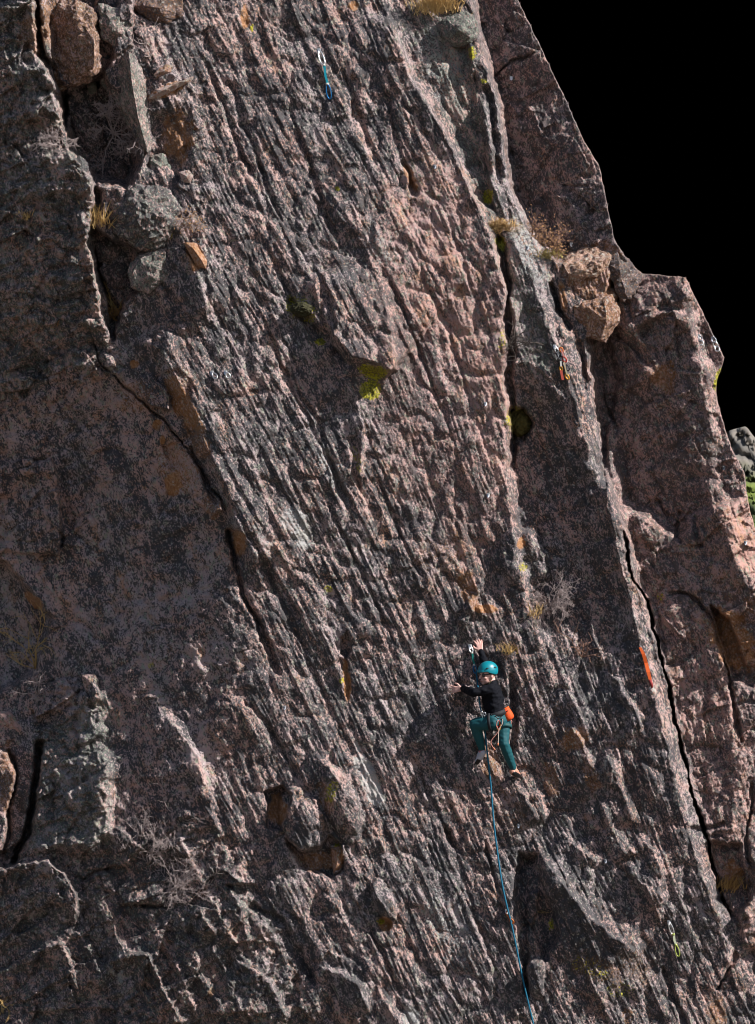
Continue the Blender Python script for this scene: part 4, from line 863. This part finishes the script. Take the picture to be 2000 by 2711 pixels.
def hand(bm, wr, aim, up, side, curl):
    """palm towards the rock (+y); aim: fingers, side: towards the thumb"""
    aim = aim.normalized(); side = (side-aim*side.dot(aim)).normalized(); inn = up.normalized()
    pc = wr+aim*.05; k0 = wr+aim*.088
    for t in (-.030, -.010, .012, .030): cone(bm, wr+side*t*.5, .016, k0+side*t, .0125)
    for i, (t, L) in enumerate(((.033, .070), (.012, .080), (-.010, .075), (-.031, .058))):
        b = k0+side*t; d = (aim+side*t*9).normalized(); p1 = b+d*L*.45+inn*curl*.010; p2 = p1+(d+inn*curl*.8).normalized()*L*.33; p3 = p2+(d*.5+inn*curl*1.3).normalized()*L*.25
        chain(bm, [(b, .0105), (p1, .0098), (p2, .0088), (p3, .0078)])
    tb = wr+aim*.028+side*.030; t1 = tb+(side*.8+aim*.55).normalized()*.040; t2 = t1+(side*.3+aim+inn*curl*.4).normalized()*.030
    chain(bm, [(wr+aim*.02, .018), (tb, .014), (t1, .0115), (t2, .0095)])
inn = Vector((0, 1, 0))
hand(bm, wrL, Vector((-1, .22, -.12)), inn, Vector((.1, 0, 1)), .45)
hand(bm, wrR, Vector((-.18, .25, 1)), Vector((-.4, 1, 0)), Vector((-1, 0, -.1)), .9)
def footprim(bm, an, toe, r0, r1):
    heel = an+(an-toe).normalized()*.025+Vector((0, 0, -.045)); chain(bm, [(an, .036), (heel, r0), (an.lerp(toe, .55)+Vector((0, 0, -.02)), r0*1.05), (toe, r1)]); cone(bm, an, .034, an.lerp(toe, .5), r0)
toeL = BA(1265, 2016, hfl+.045); toeR = BA(1372, 2051, hfr+.02)
footprim(bm, anL, toeL, .033, .026); footprim(bm, anR, toeR, .033, .026)
body = fuse('body', bm, .0052, 2, SKIN, person)
def off(r): return r
bm = bmesh.new()                                     # black long-sleeved top
chain(bm, [(neck+Vector((0, 0, .012)), .060), (neck, .068), (chest, .124), (waist, .120), (pelvis.lerp(waist, .35), .118)])
chain(bm, [(shL.lerp(chest, .45), .095), (chest+Vector((.03, .02, -.06)), .105)])
chain(bm, [(B(1311, 1826, .0), .078), (B(1318, 1850, .0), .080), (B(1318, 1878, .0), .082)])
for sh, el, wr in ((shL, elL, wrL), (shR, elR, wrR)): chain(bm, [(chest.lerp(sh, .4), .092), (sh, .071), (sh.lerp(el, .5), .058), (el, .051), (el.lerp(wr, .35), .050), (el.lerp(wr, .93), .036)])
jacket = fuse('jacket', bm, .008, 2, TOP, person)
for p in jacket.data.vertices:                        # folds in the cloth
    q_ = p.co; n = .010*mnoise.noise(Vector((q_.x*13+q_.z*7, q_.y*9, q_.z*20)))+.005*mnoise.noise(Vector((q_.x*34-q_.z*20, q_.y*22, q_.z*40))); p.co += p.normal*n
bm = bmesh.new()                                     # leggings
chain(bm, [(pelvis.lerp(waist, .3), .112), (pelvis, .120), (pelvis+Vector((.015, 0, -.03)), .115)])
chain(bm, [(hipL, .106), (hipL.lerp(knL, .5), .092), (knL, .074), (knL.lerp(anL, .28), .070), (knL.lerp(anL, .65), .052), (knL.lerp(anL, .96), .041)])
chain(bm, [(pelvis, .11), (hipL, .104)]); chain(bm, [(pelvis, .11), (hipR, .088)])
chain(bm, [(pelvis, .112), (hipR, .098), (hipR.lerp(knR, .5), .078), (knR, .060), (knR.lerp(anR, .3), .063), (knR.lerp(anR, .65), .054), (knR.lerp(anR, .97), .043)])
lg = fuse('leggings', bm, .007, 3, LEG, person)
for p in lg.data.vertices:
    q_ = p.co; p.co += p.normal*(.004*mnoise.noise(Vector((q_.x*18+q_.z*9, q_.y*12, q_.z*30))))
# climbing shoes
def shoe(label, an, toe, mat, sockm, sole_off):
    bm = bmesh.new(); heel = an+(an-toe).normalized()*.022+Vector((0, 0, -.045))
    chain(bm, [(heel, .042), (an.lerp(toe, .5)+Vector((0, 0, -.02)), .043), (toe, .034)]); cone(bm, an.lerp(toe, .12)+Vector((0, 0, -.015)), .042, an.lerp(toe, .5), .040); cone(bm, heel, .040, an+Vector((0, 0, -.015)), .041)
    o = fuse('climbing_shoe', bm, .006, 2, mat, person); o['label'] = label
    bm = bmesh.new(); v = sole_off; chain(bm, [(heel+v, .032), (an.lerp(toe, .55)+Vector((0, 0, -.02))+v, .034), (toe+v, .027)]); fuse('sole', bm, .006, 2, BLK, o)
    bm = bmesh.new(); a = an+Vector((0, 0, .012)); chain(bm, [(a, .042), (an+Vector((0, 0, -.022)), .043)]); fuse('sock', bm, .006, 1, sockm, o)
    return o
shoe('pale grey climbing shoe on the raised foot', anL, toeL, M('pale_shoe', (.40, .40, .47), .6, var=.2), M('pink_sock', (.45, .14, .17), .8), Vector((-.008, 0, -.016)))
shoe('tan climbing shoe on the lower foot', anR, toeR, M('tan_shoe', (.42, .2, .15), .6, var=.3), M('peach_cuff', (.5, .27, .2), .8), Vector((.010, -.010, -.012)))
# helmet
bm = bmesh.new(); bmesh.ops.create_icosphere(bm, subdivisions=5, radius=1)
for v in bm.verts:
    n = v.co.copy(); v.co = Vector((n.x*.120, n.y*.100, n.z*.113 if n.z > 0 else n.z*.10))
kill = [v for v in bm.verts if v.co.z < -.005 - .045*min(1, max(0, (.06-v.co.x)/.12)) + .012*max(0, v.co.x/.12)]
bmesh.ops.delete(bm, geom=kill, context='VERTS')
for v in bm.verts:
    if v.co.x > .09 and v.co.z < .03: v.co.x += .010
    rid = abs(math.sin(math.atan2(v.co.y, v.co.z+.02)*3)); v.co *= 1+.018*rid*(v.co.z > .01)
for v in bm.verts: v.co = HP(v.co.x-.008, v.co.y, v.co.z+.034)
helmet = bm_obj('helmet', bm, HELM, person); sm = helmet.modifiers.new('s', 'SOLIDIFY'); sm.thickness = .012; sm.offset = 0
for (x, y, z) in ((-.06, -.092, .075), (-.10, -.062, .075), (-.115, -.05, .045), (.045, -.088, .085), (-.06, .092, .075), (.045, .088, .085)):
    bm = bmesh.new(); ellip(bm, HP(x, y, z), HM, .018, .010, .009, 2); bm_obj('vent', bm, BLK, helmet)
bm = bmesh.new(); tube(bm, [HP(-.012, -.104, .045), HP(.004, -.104, .056), HP(.016, -.103, .060)], .0045, 5); bm_obj('badge', bm, M('white_badge', (.8, .8, .8), .5), helmet)
bm = bmesh.new(); tube(bm, smooth_path([HP(-.04, -.088, .0), HP(-.02, -.084, -.05), HP(.03, -.055, -.108), HP(.05, 0, -.122), HP(.03, .055, -.108), HP(-.04, .088, 0)], 4), .005, 5); bm_obj('chin_strap', bm, M('olive_strap', (.14, .13, .06), .8), helmet)
# sunglasses, hair
bm = bmesh.new()
for sd in (-1, 1): ellip(bm, HP(.086-.004, sd*.036, .002), HM, .014, .034, .027, 3)
g = bm_obj('sunglasses', bm, M('dark_lens', (.01, .007, .006), .08, spec=.8), person)
bm = bmesh.new(); tube(bm, [HP(.098, -.012, .010), HP(.102, 0, .012), HP(.098, .012, .010)], .004, 5)
for sd in (-1, 1): tube(bm, [HP(.084, sd*.064, .010), HP(.03, sd*.082, .008), HP(-.02, sd*.084, .002)], .0055, 5)
bm_obj('temple_frame', bm, BLK, g)
bm = bmesh.new()
for sd in (-1, 1): cone(bm, HP(.012, sd*.070, .018), .018, HP(-.05, sd*.062, .0), .026); cone(bm, HP(-.02, sd*.07, .012), .016, HP(-.035, sd*.070, -.028), .012)
cone(bm, HP(-.075, 0, -.0), .045, HP(-.062, 0, -.05), .030); fuse('hair', bm, .006, 2, HAIR, person)
bm = bmesh.new(); tube(bm, [HP(.103, -.016, -.068), HP(.107, 0, -.068), HP(.103, .016, -.068)], .004, 5); bm_obj('mouth', bm, M('lip_red', (.36, .10, .09), .5), person)
# harness with its loops and gear
def ring_around(c, ax, r1, r2, n=28, ref=Vector((0, 1, 0))):
    ax = ax.normalized(); a = (ref-ax*ref.dot(ax)).normalized(); b = ax.cross(a)
    return [c+a*math.cos(2*math.pi*i/n)*r1+b*math.sin(2*math.pi*i/n)*r2 for i in range(n)]
HARN = M('black_harness', (.006, .007, .011), .75); har = empty('harness', body_c, None, None); har.parent = person; har.location = (0, 0, 0)
del_k = [k for k in har.keys()]
ax = (pelvis-waist)
def strap(pts, w, th, mat, nm, parent=har):
    bm = bmesh.new(); n = len(pts); rings = []; c0 = sum(pts, Vector())/n
    for i in range(n):
        t = (pts[(i+1) % n]-pts[i-1]).normalized(); o = pts[i]-c0; o = (o-t*o.dot(t)).normalized(); v = t.cross(o)
        rings.append([bm.verts.new(pts[i]+v*a*w/2+o*b*th) for a, b in ((1, 0), (1, 1), (-1, 1), (-1, 0))])
    for i in range(n):
        a, b = rings[i], rings[(i+1) % n]
        for k in range(4): bm.faces.new((a[k], a[(k+1) % 4], b[(k+1) % 4], b[k]))
    return bm_obj(nm, bm, mat, parent)
strap(ring_around(pelvis.lerp(waist, .55), ax, .122, .120), .06, .012, HARN, 'waist_belt')
strap(ring_around(hipL.lerp(knL, .16), knL-hipL, .112, .110), .035, .005, HARN, 'leg_loop')
strap(ring_around(hipR.lerp(knR, .22), knR-hipR, .104, .102), .04, .005, M('teal_black_loop', (.01, .06, .065), .7), 'leg_loop')
tie = B(1277, 1890, .05)
bm = bmesh.new(); tube(bm, smooth_path([tie+Vector((.05, 0, .03)), tie+Vector((0, -.02, .01)), tie+Vector((.03, -.01, -.05))], 5), .010, 6); bm_obj('belay_loop', bm, HARN, har)
for x, y, d, m in ((1276,1884,.13,STEEL),(1280,1893,.13,STEEL),(1283,1886,.14,DSTEEL),(1318,1906,.17,REDM),(1322,1908,.16,BLACKM),(1320,1914,.17,GOLD),(1327,1903,.14,BLACKM),(1312,1896,.17,BLACKM)):
    bm = bmesh.new(); a = B(x, y, d); tube(bm, loop_pts(Vector((0, 0, 0)), Vector((.006, .0, -.085 if x > 1300 else -.045)), .022 if x > 1300 else .014), .007, 6, True); bm_obj('carabiner', bm, m, har, loc=a)
bm = bmesh.new(); tube(bm, smooth_path([B(1300, 1890, .15), B(1308, 1899, .17), B(1320, 1902, .17), B(1330, 1896, .12)], 5), .006, 5); bm_obj('gear_loop', bm, HARN, har)
PINK = M('pink_cord', (.42, .18, .15), .8); PALEC = M('pale_cord', (.40, .33, .29), .8)
def cord(label, px, mat, r=.008, d=.19):
    o = empty('cord_loop', B(*px[0], d)+body_c, label, 'cord', 'cords hanging from the harness'); q = [B(x, y, d)+body_c-o.location for x, y in px]
    bm = bmesh.new(); tube(bm, smooth_path(q, 6), r, 5); bm_obj('cord', bm, mat, o)
    bm = bmesh.new(); tube(bm, [q[-2].lerp(q[-1], .4), q[-1]], r*1.9, 6); bm_obj('knot', bm, M('knot_orange', (.4, .13, .07), .8), o)
cord('pink cord with a tail hanging between the climber\'s knees', [(1317,1908),(1315,1922),(1320,1932),(1316,1942),(1304,1956),(1300,1966),(1304,1976),(1311,1986)], PINK, .0055)
cord('short pale cord with an orange knot on the climber\'s right thigh', [(1331,1904),(1330,1916),(1322,1930),(1320,1945),(1320,1962),(1318,1974)], PALEC, .006)
# chalk bag
cb = empty('chalk_bag', B(1343, 1891, .02)+body_c, 'bright orange chalk bag hanging at the climber\'s back', 'chalk bag')
axb = (B(1351, 1906, .03)-B(1335, 1876, .03)).normalized(); sb = axb.cross(Vector((0, -1, 0))).normalized(); ob = sb.cross(axb)
bm = bmesh.new(); rings = []
for t, r in ((-.075, .050), (-.070, .058), (-.03, .060), (.02, .064), (.055, .062), (.075, .045), (.080, .01)):
    rings.append([bm.verts.new(axb*t + sb*math.cos(a)*r*(1+.05*math.cos(4*a)) + ob*math.sin(a)*r*.85) for a in [2*math.pi*k/20 for k in range(20)]])
for a, b in zip(rings, rings[1:]):
    for k in range(20): bm.faces.new((a[k], a[(k+1) % 20], b[(k+1) % 20], b[k]))
bm.faces.new(rings[-1]); bm_obj('pouch', bm, M('orange_fabric', (.62, .065, .005), .75, var=.15, vscale=30, bump_s=.4), cb)
bm = bmesh.new(); tube(bm, [axb*-.072+sb*math.cos(a)*.057+ob*math.sin(a)*.048 for a in [2*math.pi*k/20 for k in range(20)]], .008, 6, True); bm_obj('rim', bm, M('orange_rim', (.6, .09, .01), .7), cb)
bm = bmesh.new(); ellip(bm, axb*-.035+sb*-.02+ob*.052, Matrix((sb, ob, axb)).transposed(), .018, .006, .006, 2); bm_obj('logo_patch', bm, BLK, cb)
bm = bmesh.new(); tube(bm, smooth_path([axb*.07, axb*.10+sb*-.01, axb*.12+sb*.012], 4), .006, 5); bm_obj('pull_cord', bm, PINK, cb)
# rope: from the clipped quickdraw down to the harness, then down past the orange quickdraw
qd = max(hat(1245+(1259-1245)*i/8, 1710+72*i/8) for i in range(9))+.05
rp = [PA(1261, 1778, qd)] + [PA(1264, 1800, qd+.04), PA(1268, 1840, HB+.0), PA(1272, 1872, HB+.05), tie+body_c]
rope = empty('climbing_rope', P(1310, 2100, .05), 'long blue climbing rope running from the climber to the bottom edge', 'rope')
bm = bmesh.new(); tube(bm, smooth_path([p-rope.location for p in rp], 6), .0095, 6); bm_obj('strand', bm, M('rope_blue', (.0, .095, .17), .8, var=.35, vscale=160), rope)
low = [(1284,1930),(1290,1990),(1296,2040),(1301,2090),(1307,2170),(1318,2260),(1330,2340),(1344,2405),(1353,2440),(1366,2500),(1380,2570),(1398,2650),(1416,2725),(1432,2800)]
hs = [max(hat(x+dx, y+dy) for dx in (-12, 0, 12) for dy in (-30, 0, 30))+.03 for x, y in low]; hs[0] = HB-.02; hs[1] = max(hs[1], HB-.14)
for _ in range(3): hs = [hs[0]]+[max(hs[i], (hs[i-1]+hs[i+1])/2) for i in range(1, len(hs)-1)]+[hs[-1]]
pts = [tie+body_c]+[PA(x, y, h) for (x, y), h in zip(low, hs)]
bm = bmesh.new(); tube(bm, smooth_path([p-rope.location for p in pts], 6), .0105, 6); bm_obj('strand', bm, bpy.data.materials['rope_blue'], rope)
